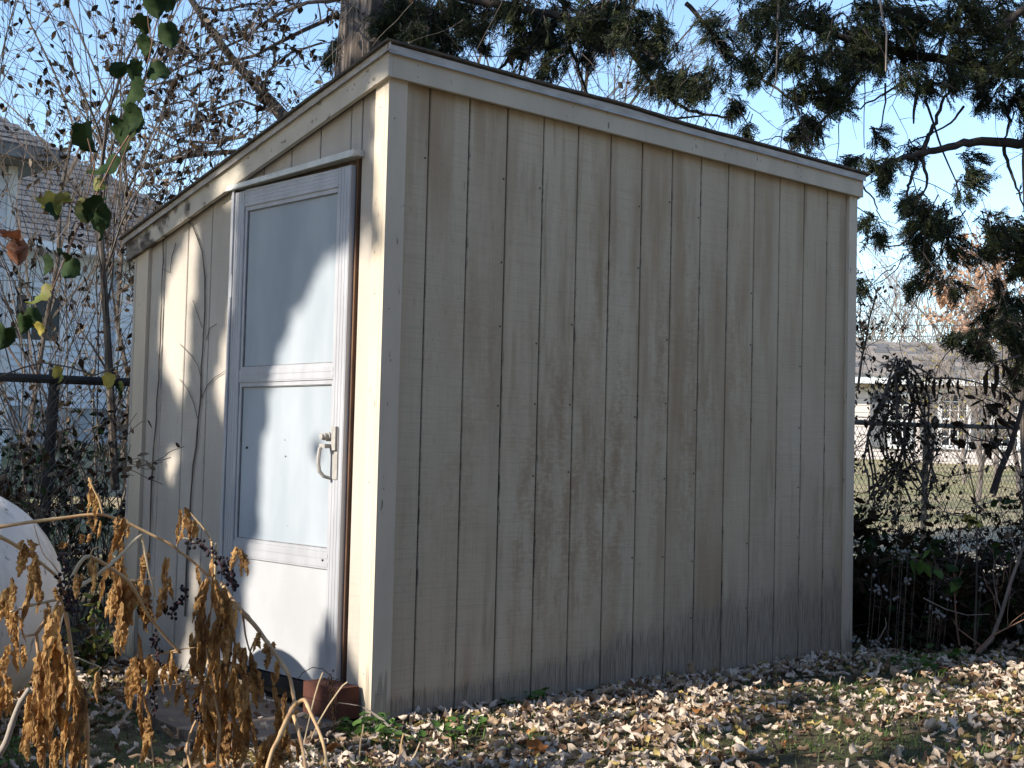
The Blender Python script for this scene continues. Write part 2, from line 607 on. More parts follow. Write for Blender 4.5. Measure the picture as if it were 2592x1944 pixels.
# ------------------------------------------------------------------ ground
xs = np.unique(np.concatenate([np.linspace(-60, -6, 19), np.linspace(-6, 9, 61), np.linspace(9, 30, 22), np.linspace(30, 180, 16)]))
ys = np.unique(np.concatenate([np.linspace(-60, -6, 12), np.linspace(-6, 6, 49), np.linspace(6, 30, 25), np.linspace(30, 180, 16)]))
V = [(x, y, ground_z(x, y)) for y in ys for x in xs]
nx = len(xs)
F = [(j * nx + i, j * nx + i + 1, (j + 1) * nx + i + 1, (j + 1) * nx + i) for j in range(len(ys) - 1) for i in range(nx - 1)]
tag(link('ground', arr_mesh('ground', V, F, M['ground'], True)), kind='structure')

# ------------------------------------------------------------------ shed
L, W, HF, SL = 3.098, 1.945, 2.373, .2592
shed = empty('garden_shed', (L / 2, W / 2, 0), 'cream painted wooden lean-to shed with vertical siding and a grey storm door', 'shed')
# walls behind the boards
mb = MB()
mb.box(.03, L - .02, .031, .05, .004, 2.4)
mb.column([(.031, .051), (.05, .051), (.05, W - .02), (.031, W - .02)], lambda x, y: .004, lambda x, y: 2.4 - SL * y)
mb.column([(L - .03, .051), (L - .02, .051), (L - .02, W - .02), (L - .03, W - .02)], lambda x, y: .004, lambda x, y: 2.4 - SL * y)
mb.box(.051, L - .031, W - .03, W - .02, .004, 1.88)
part('wall_backing', mb, M['groove'], shed)
edges = [.0205] + [.214 + .2032 * i for i in range(14)] + [L - .0205]
CH = .003
r = random.Random(3)
for a, b in zip(edges[:-1], edges[1:]):
    g = .0032
    x0, x1 = a + g + r.uniform(-.0008, .0008), b - g + r.uniform(-.0008, .0008)
    yf = .0195 + r.uniform(-.0006, .0006)
    zb = r.uniform(-.004, .004)
    mb = MB().column([(x0, .030), (x0, yf + CH), (x0 + CH, yf), (x1 - CH, yf), (x1, yf + CH), (x1, .030)], lambda x, y: zb, lambda x, y: 2.378)
    part('siding_board', mb, M['side_front'], shed)
ledges = [.0205, .259 - .07, None, 1.079, .2592 + 5 * .2032, .2592 + 6 * .2032, .2592 + 7 * .2032, W - .0205]


def gable_board(y0, y1, z0):
    g = .0032
    y0, y1 = y0 + g, y1 - g
    xf = .0195 + r.uniform(-.0006, .0006)
    mb = MB().column([(.030, y0), (.030, y1), (xf + CH, y1), (xf, y1 - CH), (xf, y0 + CH), (xf + CH, y0)], lambda x, y: z0, lambda x, y: 2.378 - SL * y)
    part('siding_board', mb, M['side_left'], shed)


gable_board(.0225, .187, .0)
gable_board(1.077, 1.275, .0)
for i in (5, 6):
    gable_board(.2592 + .2032 * i, .2592 + .2032 * (i + 1), r.uniform(-.004, .004))
gable_board(.2592 + 7 * .2032, .2592 + 8 * .2032, 0)
gable_board(.2592 + 8 * .2032, W - .0205, 0)
tops = [.187, .259, .462, .665, .869, 1.077]
for a, b in zip(tops[:-1], tops[1:]):
    gable_board(a, b, 2.1)
# right and back walls
for i in range(9):
    a, b = .03 + i * .2, min(W - .03, .03 + (i + 1) * .2)
    mb = MB().column([(L - .019, a), (L - .0, a), (L - .0, b - .006), (L - .019, b - .006)], lambda x, y: 0, lambda x, y: 2.378 - SL * y)
    part('siding_board', mb, M['side_left'], shed)
part('back_panel', MB().box(.0, L, W - .019, W, 0, 1.87), M['side_left'], shed)
# corner boards
part('corner_board', MB().box(.0, .088, .0, .0185, -.005, HF + .01), M['trim'], shed)
part('corner_board', MB().column([(.0, .0195), (.0185, .0195), (.0185, .08), (.0, .08)], lambda x, y: -.01, lambda x, y: 2.376 - SL * y), M['trim'], shed)
part('corner_board', MB().box(L - .072, L + .001, .0, .0185, .0, HF + .01), M['trim'], shed)
part('corner_board', MB().column([(.002, 1.815), (.0185, 1.815), (.0185, W - .002), (.002, W - .002)], lambda x, y: -.005, lambda x, y: 2.376 - SL * y), M['trim'], shed)
# fascia
mb = MB()
n = 12
part('fascia_board', MB().box(.0005, L + .022, -.021, -.0005, HF, HF + .09), M['fascia'], shed)
part('fascia_board', MB().prism([(-.021, -.021, HF), (-.021, W + .045, HF - SL * (W + .066)), (-.021, W + .045, HF - SL * (W + .066) + .094), (-.021, -.021, HF + .094)], (.0205, 0, 0)), M['gfascia'], shed)
part('fascia_board', MB().prism([(L + .0225, 0, HF - .005), (L + .0225, W + .045, HF - SL * (W + .066)), (L + .0225, W + .045, HF - SL * (W + .066) + .094), (L + .0225, 0, HF + .089)], (-.0205, 0, 0)), M['fascia'], shed)
part('fascia_board', MB().box(.0, L, W + .0015, W + .022, HF - SL * W - .02, HF - SL * W + .07), M['fascia'], shed)


# drip edge: vertical flange with kicked-out hem, front with a loose wave
def dz(x):
    return .006 * math.exp(-((x - 1.25) / .28) ** 2) - .004 * math.exp(-((x - 1.75) / .3) ** 2)


mb = MB()
N = 30
for i in range(N):
    xa, xb = -.03 + (L + .065) * i / N, -.03 + (L + .065) * (i + 1) / N
    za, zb_ = dz(xa), dz(xb)
    prof = [(-.0215, HF + .088), (-.035, HF + .083), (-.0275, HF + .093), (-.0275, HF + .117), (-.0225, HF + .117)]
    k = len(prof)
    vs = [(xa, y, z + za * (z > HF + .1)) for y, z in prof] + [(xb, y, z + zb_ * (z > HF + .1)) for y, z in prof]
    mb.add(vs, [(j, (j + 1) % k, k + (j + 1) % k, k + j) for j in range(k)])
part('drip_edge', mb, M['drip'], shed)
mb = MB()
prof = [(-.0215, .092), (-.035, .087), (-.0275, .097), (-.0275, .121), (-.0225, .121)]
y0, y1 = -.0345, W + .075
vs = [(x, y0, HF + z - SL * y0 - .0055) for x, z in prof] + [(x, y1, HF + z - SL * y1 - .0055) for x, z in prof]
mb.add(vs, [(j, 5 + j, 5 + (j + 1) % 5, (j + 1) % 5) for j in range(5)] + [(0, 1, 2, 3, 4), (9, 8, 7, 6, 5)])
part('drip_edge', mb, M['drip'], shed)
mb = MB()
N, K = 40, 8
vs, fs = [], []
for i in range(N + 1):
    x = -.042 + (L + .09) * i / N
    for j in range(K + 1):
        y = -.038 + (W + .13) * j / K
        wv = dz(x) * (1 if j == 0 else .4) + RNG.uniform(0, .003)
        z = HF + .1178 - SL * (y + .02) + wv + (.0 if j else .001)
        vs.append((x, y, z + .009)); vs.append((x, y, z))
for i in range(N):
    for j in range(K):
        a = (i * (K + 1) + j) * 2
        b = a + 2; c = a + (K + 1) * 2; d = c + 2
        fs += [(a, c, d, b), (a + 1, b + 1, d + 1, c + 1)]
for i in range(N):
    a = i * (K + 1) * 2; c = a + (K + 1) * 2
    fs.append((a, a + 1, c + 1, c))
    a += K * 2; c += K * 2
    fs.append((a, c, c + 1, a + 1))
for j in range(K):
    for i in (0, N):
        a = (i * (K + 1) + j) * 2
        fs.append((a, a + 2, a + 3, a + 1) if i == 0 else (a, a + 1, a + 3, a + 2))
mb.add(vs, fs)
part('roof', mb, M['shingle_dark'], shed)
part('skid', MB().box(.03, L - .03, .035, .12, -.12, .0), M['dark_wood'], shed)
part('skid', MB().box(.03, .11, .122, W - .03, -.12, .0), M['dark_wood'], shed)

# ---- door
door = part('door', MB().box(.012, .029, .212, 1.032, .10, 2.066), M['alu_dark'], shed)
door['label'] = 'grey aluminium storm door with two dusty panes'


def bar(y0, y1, z0, z1, ribs, vertical, x0=-.012, x1=.0115):
    mb = MB().box(x0, x1, y0, y1, z0, z1)
    for k in range(ribs):
        t0, t1 = (k + .22) / ribs, (k + .78) / ribs
        if vertical:
            mb.box(x0 - .0012, x0 + .001, y0 + (y1 - y0) * t0, y0 + (y1 - y0) * t1, z0 + .002, z1 - .002)
        else:
            mb.box(x0 - .0012, x0 + .001, y0 + .002, y1 - .002, z0 + (z1 - z0) * t0, z0 + (z1 - z0) * t1)
    return mb


part('stile', bar(.206, .282, .095, 2.072, 4, True), M['alu'], door)
part('stile', bar(.962, 1.036, .095, 2.066, 4, True), M['alu'], door)
part('top_rail', bar(.2825, .9615, 1.998, 2.07, 5, False, -.0115), M['alu'], door)
part('middle_rail', bar(.2825, .9615, 1.256, 1.308, 2, False, -.0105), M['alu'], door)
part('lower_rail', bar(.2825, .9615, .532, .598, 2, False, -.0105), M['alu'], door)
part('kick_panel', MB().box(-.004, .0115, .2825, .9615, .096, .5315), M['kick'], door)
for z0, z1 in ((1.3085, 1.9975), (.5985, 1.2555)):
    part('glass_pane', MB().box(.003, .0115, .2825, .9615, z0, z1), M['pane'], door)
    mb = MB()
    mb.box(-.006, .0025, .2830, .298, z0, z1).box(-.006, .0025, .946, .961, z0, z1).box(-.006, .0025, .2985, .9455, z1 - .017, z1).box(-.006, .0025, .2985, .9455, z0, z0 + .012)
    part('glass_frame', mb, M['alu'], door)
    mb = MB().box(-.0035, .0027, .2982, .3012, z0 + .0125, z1 - .0175).box(-.0035, .0027, .9428, .9458, z0 + .0125, z1 - .0175)
    mb.box(-.0035, .0027, .3013, .9427, z1 - .0205, z1 - .0175).box(-.0035, .0027, .3013, .9427, z0 + .0125, z0 + .0155)
    part('gasket', mb, M['alu_dark'], door)
# handle: plate, push button, pull loop
mb = MB().box(-.017, -.0145, .232, .262, .875, 1.07)
mb.prism([(-.0145, .236, 1.075), (-.0145, .262, 1.075), (-.0145, .262, .985), (-.0145, .236, .985)], (-.012, 0, 0))
mb.box(-.055, -.0145, .262, .30, .992, 1.008)
bc = Vector((-.02, .280, 1.036))
mb.tube([bc, bc + Vector((-.012, 0, 0)), bc + Vector((-.013, 0, 0)), bc + Vector((-.03, 0, 0)), bc + Vector((-.031, 0, 0)), bc + Vector((-.042, 0, 0))], [.018, .018, .014, .014, .011, .011], 14)
mb.tube([(-.045, .285, 1.0), (-.06, .287, .99), (-.064, .287, .96), (-.064, .287, .93), (-.06, .285, .905), (-.045, .278, .886), (-.018, .27, .878)], [.007, .008, .008, .008, .008, .007, .006], 8)
part('handle', mb, M['handle'], door, False)
for z0, z1 in ((1.72, 2.07), (1.06, 1.62), (.60, .98), (.12, .5)):
    part('hinge', MB().box(-.02, -.002, 1.0365, 1.05, z0, z1), M['alu'], door)
mb = MB().box(-.008, .018, 1.0505, 1.0755, .05, 2.085)
part('hinge_strip', mb, M['alu'], shed)
# header flashing sags to the left; jamb on the latch side
mb = MB().prism([(-.03, .168, 2.104), (-.03, 1.082, 2.08), (-.03, 1.082, 2.096), (-.03, .168, 2.126)], (.049, 0, 0))
mb.prism([(-.034, .168, 2.099), (-.034, 1.084, 2.075), (-.034, 1.084, 2.081), (-.034, .168, 2.106)], (.014, 0, 0))
part('head_flashing', mb, M['flash'], shed)
part('door_jamb', MB().box(.010, .0305, .1915, .2, .06, 2.098), M['jamb'], shed)
part('sill', MB().box(-.01, .03, .19, 1.075, .045, .088), M['dark_wood'], shed)
# specks of insects on the panes
mb = MB()
for y, z, s in ((.90, .985, .008), (.62, 1.02, .003), (.61, .955, .004), (.58, .68, .002), (.315, .565, .006)):
    for k in range(3):
        a = k * 1.1
        mb.add([(-.012 if z < .6 else .001, y + s * math.cos(a) * q, z + s * .6 * math.sin(a) * q + e * s * .4) for q in (-1, 1) for e in (-1, 1)], [(0, 1, 3, 2)])
part('insect_husk', mb, M['dead_dark'], door)
# nail heads on the front boards
mb = MB()
r = random.Random(5)
for i, e in enumerate(edges[1:-1]):
    if i % 2 == 0 or i in (3, 7):
        for z in np.arange(.25, 2.3, .31):
            if r.random() < .6:
                zz, xx = z + r.uniform(-.05, .05), e - .018
                mb.tube([(xx, .0192, zz), (xx, .0176, zz)], .0042, 6)
for z in np.arange(.12, 2.3, .7):
    for x in (.03, L - .05):
        zz = z + r.uniform(-.03, .03)
        mb.tube([(x, .0005, zz), (x, -.0012, zz)], .0022, 6)
    mb.tube([(.0005, .05, z + .05), (-.0012, .05, z + .05)], .0022, 6)
for x in np.arange(.12, L, .81):
    for z in (HF + .022, HF + .066):
        xx = x + r.uniform(-.02, .02)
        mb.tube([(xx, -.0205, z), (xx, -.0222, z)], .0022, 6)
part('nail', mb, M['dark_wood'], shed, kind='stuff')


# ---- bare creepers stuck to the gable wall
def wallvine(paths, label):
    o = None
    mb = MB()
    base = on(*paths[0][-1][:2], 0, -.004)
    o = empty('wall_vine', base, label, 'vine', 'bare creepers on the gable wall')
    r = random.Random(len(paths) * 7)
    for k, pth in enumerate(paths):
        P = []
        for (x, y) in pth:
            q = on(x, y, 0, .012)
            P.append(q)
        Q = []
        for a, b in zip(P[:-1], P[1:]):
            m_ = max(1, int((b - a).length / .05))
            for i in range(m_):
                q = a.lerp(b, i / m_)
                q.y += r.uniform(-.004, .004)
                q.x += r.uniform(-.002, .0)
                Q.append(q)
        Q.append(P[-1])
        R0 = .0042 if k == 0 else .002
        mb.tube(Q, [R0 * (.55 + .45 * i / len(Q)) * r.uniform(.8, 1.3) for i in range(len(Q))], 5)
    part('stem', mb, M['bark'], o)


wallvine([[(414, 585), (413, 660), (410, 740), (408, 830), (405, 900), (402, 960), (396, 1050), (388, 1150), (384, 1250), (378, 1400), (372, 1500)],
          [(412, 680), (432, 690), (436, 650), (445, 615)], [(368, 640), (366, 760), (362, 900)]], 'thin dark bare creeper climbing the far end of the gable wall')
wallvine([[(462, 545), (490, 575), (512, 640), (520, 700), (519, 780), (516, 850), (510, 930), (508, 1000), (503, 1060), (497, 1130), (489, 1180), (482, 1290), (474, 1420), (468, 1560)],
          [(488, 760), (500, 790), (512, 830)], [(455, 870), (485, 900), (502, 925), (508, 955)], [(548, 820), (533, 830), (522, 860)], [(575, 935), (545, 955), (525, 975), (508, 1010)],
          [(455, 960), (475, 985), (490, 1020), (500, 1060)], [(415, 520), (440, 530), (465, 548)]], 'branching bare creeper between the storm door and the far creeper')

# ------------------------------------------------------------------ doorstep, bricks
P = [on(x, y, 2, .012) for x, y in ((885, 1832), (811, 1843), (730, 1859), (652, 1868), (560, 1860), (458, 1846), (400, 1822))]
poly = [(p.x, p.y) for p in P] + [(-.42, 1.12), (-.012, 1.12)]
poly = [(min(x, -.012), y) for x, y in poly]
mb = MB().column(poly, lambda x, y: -.06, lambda x, y: .012)
o = part('doorstep_slab', mb, M['slab'], None)
tag(o, 'low brown stained concrete slab in front of the storm door', 'doorstep')
for k, (z0, dx) in enumerate(((.0122, 0), (.0695, .004))):
    mb = MB()
    x0, x1, y0, y1 = -.118 + dx, -.012, .052 + dx, .262 + dx * 2
    c = .003
    mb.column([(x0 + c, y0), (x1 - c, y0), (x1, y0 + c), (x1, y1 - c), (x1 - c, y1), (x0 + c, y1), (x0, y1 - c), (x0, y0 + c)], lambda x, y: z0, lambda x, y: z0 + .056)
    o = part('brick', mb, M['brick'], None)
    tag(o, ('red brick lying on the doorstep slab under another brick', 'upper red brick of the pair beside the door corner')[k], 'brick', 'bricks by the door')

# ------------------------------------------------------------------ tank
tank = empty('storage_tank', (-1.6, .9, 0), 'weathered grey metal tank with a domed end behind dry pokeweed', 'tank')
TC, TR_ = Vector((-1.25, .83, .425)), .412
axd = Vector((-1, .2, 0)).normalized()
sd = axd.cross(Vector((0, 0, 1)))
vs, fs = [], []
SEG = 40
prof = [(-TR_ * math.cos(a), TR_ * math.sin(a)) for a in np.linspace(.02, math.pi / 2, 14)]
prof += [(.03, TR_), (.032, TR_ + .004), (.06, TR_ + .004), (.062, TR_), (1.1, TR_)]
prof += [(1.1 + TR_ * math.sin(a), TR_ * math.cos(a)) for a in np.linspace(.1, math.pi / 2 - .02, 12)]
for (u, rr) in prof:
    for j in range(SEG):
        a = 2 * math.pi * j / SEG
        vs.append(TC + axd * u + sd * (rr * math.cos(a)) + Vector((0, 0, rr * math.sin(a))))
for i in range(len(prof) - 1):
    for j in range(SEG):
        fs.append((i * SEG + j, i * SEG + (j + 1) % SEG, (i + 1) * SEG + (j + 1) % SEG, (i + 1) * SEG + j))
fs.append(tuple(range(SEG)))
part('shell', MB().add(vs, fs), M['tank'], tank, True)
for u in (.15, .95):
    c = TC + axd * u
    mb = MB()
    for s in (-1, 1):
        q = c + sd * (s * .2)
        mb.box(q.x - .04, q.x + .04, q.y - .06, q.y + .06, -.06, .09)
    part('foot', mb, M['dark_wood'], tank)
c = TC + axd * .55 + Vector((0, 0, TR_))
part('valve_cap', MB().tube([c - Vector((0, 0, .02)), c + Vector((0, 0, .08)), c + Vector((0, 0, .1))], [.08, .08, .06], 16), M['tank'], tank)

# ------------------------------------------------------------------ chain link fence
FY = 2.3
fence = empty('chain_link_fence', (2, FY, 0), 'chain link fence with a dark top rail running behind the shed', 'fence')
FT = 1.29
mb = MB().tube([(x, FY, FT + .02 * math.sin(x * .7) + .004 * max(0, x)) for x in np.arange(-4, 13, .5)], .021, 8)
part('top_rail', mb, M['galv'], fence)
for x in (-3.1, -.20, 2.4, 5.0, 7.78, 10.5):
    zg = ground_z(x, FY)
    lean = -.05
    mb = MB().tube([(x + lean, FY + .02, zg - .1), (x, FY + .02, FT + .02)], .026, 10)
    mb.tube([(x, FY + .02, FT + .02), (x, FY + .02, FT + .045), (x, FY + .02, FT + .05)], [.03, .03, .012], 10)
    part('post', mb, M['galv'], fence)
mb = MB()
pit = .068
for k in range(int(-5 / pit), int(13.5 / pit)):
    for s in (-1, 1):
        x0 = k * pit
        z0, z1 = .0, FT - .02
        dx = (z1 - z0) * .85
        pts = [(x0, FY - .024 + .004 * s, z0), (x0 + s * dx, FY - .024 + .004 * s, z1)]
        if min(pts[0][0], pts[1][0]) < -4.5: continue
        mb.tube(pts, .0021, 3, cap=False)
part('wire_mesh', mb, M['wire'], fence, kind='stuff')


# ------------------------------------------------------------------ plants: generic growth
def grow(mb, p, d, length, rad, lvl, rr, tips, droop=.0, spread=.7, nseg=6, kids=(3, 5), wob=.18, minr=.0012, sides=4, ratio=.55, kid_len=.55, up=0.):
    P, R = [Vector(p)], [rad]
    d = Vector(d).normalized()
    st = length / nseg
    for i in range(nseg):
        d = (d + Vector((rr.gauss(0, wob), rr.gauss(0, wob), rr.gauss(0, wob) - droop + up))).normalized()
        P.append(P[-1] + d * st)
        R.append(max(minr, rad * (1 - .8 * (i + 1) / nseg)))
    mb.tube(P, R, sides if lvl > 0 else 3, cap=False)
    if lvl <= 1:
        for i in range(1, nseg + 1):
            tips.append((P[i], (P[i] - P[i - 1]).normalized()))
    if lvl > 0:
        for k in range(rr.randint(*kids)):
            t = rr.uniform(.25, .98)
            i = min(nseg - 1, int(t * nseg))
            q = P[i].lerp(P[i + 1], t * nseg - i)
            dd = (P[i + 1] - P[i]).normalized()
            ax = dd.orthogonal().normalized()
            ax.rotate(Matrix.Rotation(rr.uniform(0, 6.283), 3, dd))
            nd = (dd + ax * rr.uniform(.5, 1.3) * spread).normalized()
            grow(mb, q, nd, length * kid_len * rr.uniform(.6, 1.15), max(minr, R[i] * ratio), lvl - 1, rr, tips, droop, spread, max(3, nseg - 1), kids, wob, minr, sides, ratio, kid_len, up)


def leaf_pts(L_, W_, k=5):
    """small folded leaf, k rows"""
    vs = []
    for i in range(k):
        t = i / (k - 1)
        ww = W_ * math.sin(math.pi * min(.98, max(.04, t)) ** .8) * .5
        vs += [(t * L_, -ww, .3 * ww + .12 * L_ * t * t), (t * L_, 0, -.1 * W_ + .12 * L_ * t * t), (t * L_, ww, .3 * ww + .12 * L_ * t * t)]
    fs = []
    for i in range(k - 1):
        for j in range(2):
            a = i * 3 + j
            fs.append((a, a + 1, a + 4, a + 3))
    return np.array(vs), np.array(fs)


def rand_rots(n, rs, down=None):
    """random rotation matrices; if down, local +X leans to -Z"""
    d = rs.normal(size=(n, 3))
    if down is not None:
        d[:, 2] -= down
    x = d / np.linalg.norm(d, axis=1, keepdims=True)
    h = rs.normal(size=(n, 3))
    y = np.cross(h, x); y /= np.linalg.norm(y, axis=1, keepdims=True)
    z = np.cross(x, y)
    return np.stack([x, y, z], axis=2)


def scatter(tmpl, pos, rots, size):
    T, Fc = tmpl
    n = len(pos)
    V = np.einsum('nij,kj->nki', rots, T) * np.asarray(size)[:, None, None] + np.asarray(pos)[:, None, :]
    F = (Fc[None] + (np.arange(n) * len(T))[:, None, None]).reshape(-1, Fc.shape[1])
    return V.reshape(-1, 3), F


def leaves_mesh(name, tmpl, pos, size, rs, mats, down=None):
    pos = np.array([tuple(p) for p in pos]) if len(pos) else np.zeros((0, 3))
    n = len(pos)
    rots = rand_rots(n, rs, down)
    V, F = scatter(tmpl, pos, rots, rs.uniform(size[0], size[1], n))
    k = len(tmpl[1])
    mi = None
    if isinstance(mats, list) and len(mats) > 1:
        mi = np.repeat(rs.randint(0, len(mats), n), k)
    return arr_mesh(name, V, F, mats, False, mi)


LT = leaf_pts(1, .6, 4)
LT3 = (np.array([(0, 0, 0), (.5, -.3, .1), (1, 0, .15), (.5, .3, .1)]), np.array([(0, 1, 2, 3)]))

# ------------------------------------------------------------------ house on the left, behind the fence
HY = 17.0
hz = ground_z(7, HY)
white = empty('white_house', (5, HY, hz), 'white clapboard house with grey shingle roof behind the bare brush', 'house')
EZ, SB = 3.98, 1.5
XC = 9.9
part('foundation', MB().box(-6, XC - .02, HY + .02, HY + 8, hz - .5, SB), M['found'], white)
part('wall', MB().box(-6, XC - .02, HY + .03, HY + 7.9, SB, EZ + .1), M['white_clap'], white)
win = (on(41, 745, 1, HY), on(147, 865, 1, HY))
wx0, wx1, wz1, wz0 = win[0].x, win[1].x, win[0].z, win[1].z
zc = SB
ex = .105
i = 0
base_me = {}
while zc < EZ - .02:
    segs = [(3.0, XC)]
    if zc + ex > wz0 - .08 and zc < wz1 + .08:
        segs = [(3.0, wx0 - .09), (wx1 + .09, XC)]
    for a, b in segs:
        mb = MB().prism([(a, HY - .004, zc + ex), (a, HY + .029, zc + ex), (a, HY + .029, zc - .006), (a, HY - .030, zc - .006)], (b - a, 0, 0))
        part('clapboard', mb, M['white_clap'], white)
    zc += ex
fr = part('window', MB().box(wx0 - .09, wx1 + .09, HY - .03, HY + .028, wz1, wz1 + .08).box(wx0 - .09, wx1 + .09, HY - .045, HY + .028, wz0 - .08, wz0)
          .box(wx0 - .09, wx0, HY - .03, HY + .028, wz0, wz1).box(wx1, wx1 + .09, HY - .03, HY + .028, wz0, wz1), M['white_trim'], white)
part('pane', MB().box(wx0, wx1, HY + .0, HY + .01, wz0, wz1), M['window_dark'], fr)
part('sash', MB().box((wx0 * .68 + wx1 * .32) - .03, (wx0 * .68 + wx1 * .32) + .03, HY - .02, HY - .001, wz0, wz1), M['white_trim'], fr)
# hip roof with shingle courses
RY, RZ = HY + 3.6, 7.0
part('soffit', MB().box(-6.4, XC + .38, HY - .4, HY + .02, EZ - .02, EZ + .02), M['white_trim'], white)
part('gutter', MB().box(-6.4, XC + .4, HY - .52, HY - .4, EZ - .04, EZ + .09), M['white_trim'], white)
nC = 26
for i in range(nC):
    t0, t1 = i / nC, (i + 1.15) / nC
    ya, yb = HY - .45 + (RY - HY + .45) * t0, HY - .45 + (RY - HY + .45) * t1
    za, zb = EZ + .08 + (RZ - EZ - .08) * t0, EZ + .08 + (RZ - EZ - .08) * t1
    xe = XC + .4 - (3.6 + .4) * t0
    mb = MB()
    rr = random.Random(i)
    x = -2.0 + rr.uniform(-.3, 0)
    while x < xe:
        wd = .30
        x1 = min(x + wd - .012, xe)
        lift = .016 + rr.uniform(0, .008)
        mb.add([(x, ya, za + lift), (x1, ya, za + lift), (x1, yb, zb), (x, yb, zb), (x, ya, za), (x1, ya, za)], [(0, 1, 2, 3), (4, 5, 1, 0)], rr.choice((0, 0, 1)))
        x += wd
    part('shingle_course', mb, [M['roof_grey'], M['roof_grey2']], white)
XR = XC + .4 - 4.0
mb = MB().add([(-6.4, HY - .45, EZ + .06), (XC + .4, HY - .45, EZ + .06), (XR, RY, RZ - .02), (-6.4, RY, RZ - .02), (XC + .4, RY + 4.05, EZ + .06), (-6.4, RY + 4.05, EZ + .06)],
              [(0, 1, 2, 3), (1, 4, 2), (3, 2, 4, 5)])
part('roof', mb, M['roof_grey2'], white)
v0, v1 = on(277, 470, 1, HY + 2), on(275, 572, 1, HY + 2)
part('vent_pipe', MB().tube([v1 - Vector((0, 0, .3)), v0], .055, 10), M['white_trim'], white)
c = at(204, 858, 21.2)
part('downspout', MB().box(7.35, 7.45, HY - .1, HY - .02, SB - .2, EZ - .1), M['white_trim'], white)
# nearer wing of the same house on the far left
WY = 11.4
we, wc = on(148, 418, 1, WY - .4), on(40, 470, 1, WY)
wing = part('wing_wall', MB().box(-5, wc.x - .02, WY + .03, HY - .1, ground_z(2, WY) - .3, we.z), M['white_clap'], white)
zc = 1.0
while zc < we.z - .1:
    part('clapboard', MB().prism([(wc.x - 2.2, WY - .004, zc + ex), (wc.x - 2.2, WY + .029, zc + ex), (wc.x - 2.2, WY + .029, zc - .006), (wc.x - 2.2, WY - .016, zc - .006)], (2.1, 0, 0)), M['white_clap'], white)
    zc += ex
part('corner_post', MB().box(wc.x - .1, wc.x + .01, WY - .022, WY + .1, .9, we.z - .02), M['white_trim'], white)
part('eave', MB().box(-5, we.x, WY - .4, HY - .5, we.z - .02, we.z + .03), M['gutter'], white)
part('gutter', MB().box(-5, we.x + .02, WY - .5, WY - .401, we.z + .0, we.z + .13), M['gutter'], white)
nC = 12
for i in range(nC):
    t0, t1 = i / nC, (i + 1.15) / nC
    mb = MB()
    rr = random.Random(i + 60)
    xe = we.x - 2.4 * t0
    x = we.x - 3.2
    while x < xe:
        x1 = min(x + .288, xe)
        lf = .02 + rr.uniform(0, .008)
        ya, yb = WY - .5 + 2.4 * t0, WY - .5 + 2.4 * t1
        za, zb = we.z + .13 + 1.2 * t0, we.z + .13 + 1.2 * t1
        mb.add([(x, ya, za + lf), (x1, ya, za + lf), (x1, yb, zb), (x, yb, zb), (x, ya, za), (x1, ya, za)], [(0, 1, 2, 3), (4, 5, 1, 0)])
        x += .3
    part('shingle_course', mb, M['roof_grey2'], white)

# ------------------------------------------------------------------ house on the right, far off
RH = Vector((RT.x, RT.y, 0)).normalized()
FH = Vector((FW.x, FW.y, 0)).normalized()
D0 = 40.0
o0 = at(2300, 1166, D0)
far = empty('pale_house', (o0.x, o0.y, o0.z), 'distant low pale house with sunlit grey roof beyond the fence', 'house')


def rp(px, py):
    """point on the far house's front wall: along, up"""
    q = at(px, py, D0)
    return (q - o0).dot(RH), q.z


def rbox(u0, u1, d0, d1, z0, z1):
    vs = []
    for z in (z0, z1):
        for u, d in ((u0, d0), (u1, d0), (u1, d1), (u0, d1)):
            q = o0 + RH * u + FH * d
            vs.append((q.x, q.y, z))
    return MB().add(vs, [(0, 3, 2, 1), (4, 5, 6, 7), (0, 1, 5, 4), (1, 2, 6, 5), (2, 3, 7, 6), (3, 0, 4, 7)])


ez = rp(2300, 973)[1]
part('wall', rbox(-5, 9, .05, 8, .3, ez), M['pink_wall'], far)
zz = o0.z - .1
while zz < ez - .1:
    q = rbox(-5, 9, .0, .049, zz, zz + .2)
    part('siding_board', q, M['pink_wall'], far)
    zz += .212
part('fascia', rbox(-5.4, 9.4, -.55, -.4, ez - .02, ez + .2), M['white_trim'], far)
part('soffit', rbox(-5.4, 9.4, -.395, .04, ez + .02, ez + .06), M['gutter'], far)
rz = rp(2300, 862)[1] + .25
for i in range(14):
    t0, t1 = i / 14, (i + 1.1) / 14
    mb = MB()
    rr = random.Random(i + 99)
    x = -5.5 + rr.uniform(-.3, 0)
    while x < 9.5:
        x1 = x + .42
        dd = [-.6 + 4 * t0, -.6 + 4 * t1]
        zs = [ez + .2 + (rz - ez - .2) * t0, ez + .2 + (rz - ez - .2) * t1]
        lf = .03 + rr.uniform(0, .03)
        vs = []
        for u, d, z in ((x, dd[0], zs[0] + lf), (x1, dd[0], zs[0] + lf), (x1, dd[1], zs[1]), (x, dd[1], zs[1]), (x, dd[0], zs[0]), (x1, dd[0], zs[0])):
            q = o0 + RH * u + FH * d
            vs.append((q.x, q.y, z))
        mb.add(vs, [(0, 1, 2, 3), (4, 5, 1, 0)], rr.choice((0, 0, 1)))
        x += .44
    part('shingle_course', mb, [M['roof_tan'], M['roof_grey']], far)
mb = MB()
q = [(-5.5, -.55, ez + .15), (9.5, -.55, ez + .15), (9.5, 3.4, rz - .03), (-5.5, 3.4, rz - .03), (-5.5, 8.5, ez + .15), (9.5, 8.5, ez + .15)]
mb.add([tuple((o0 + RH * u + FH * d).xy) + (z,) for u, d, z in q], [(0, 1, 2, 3), (3, 2, 5, 4)])
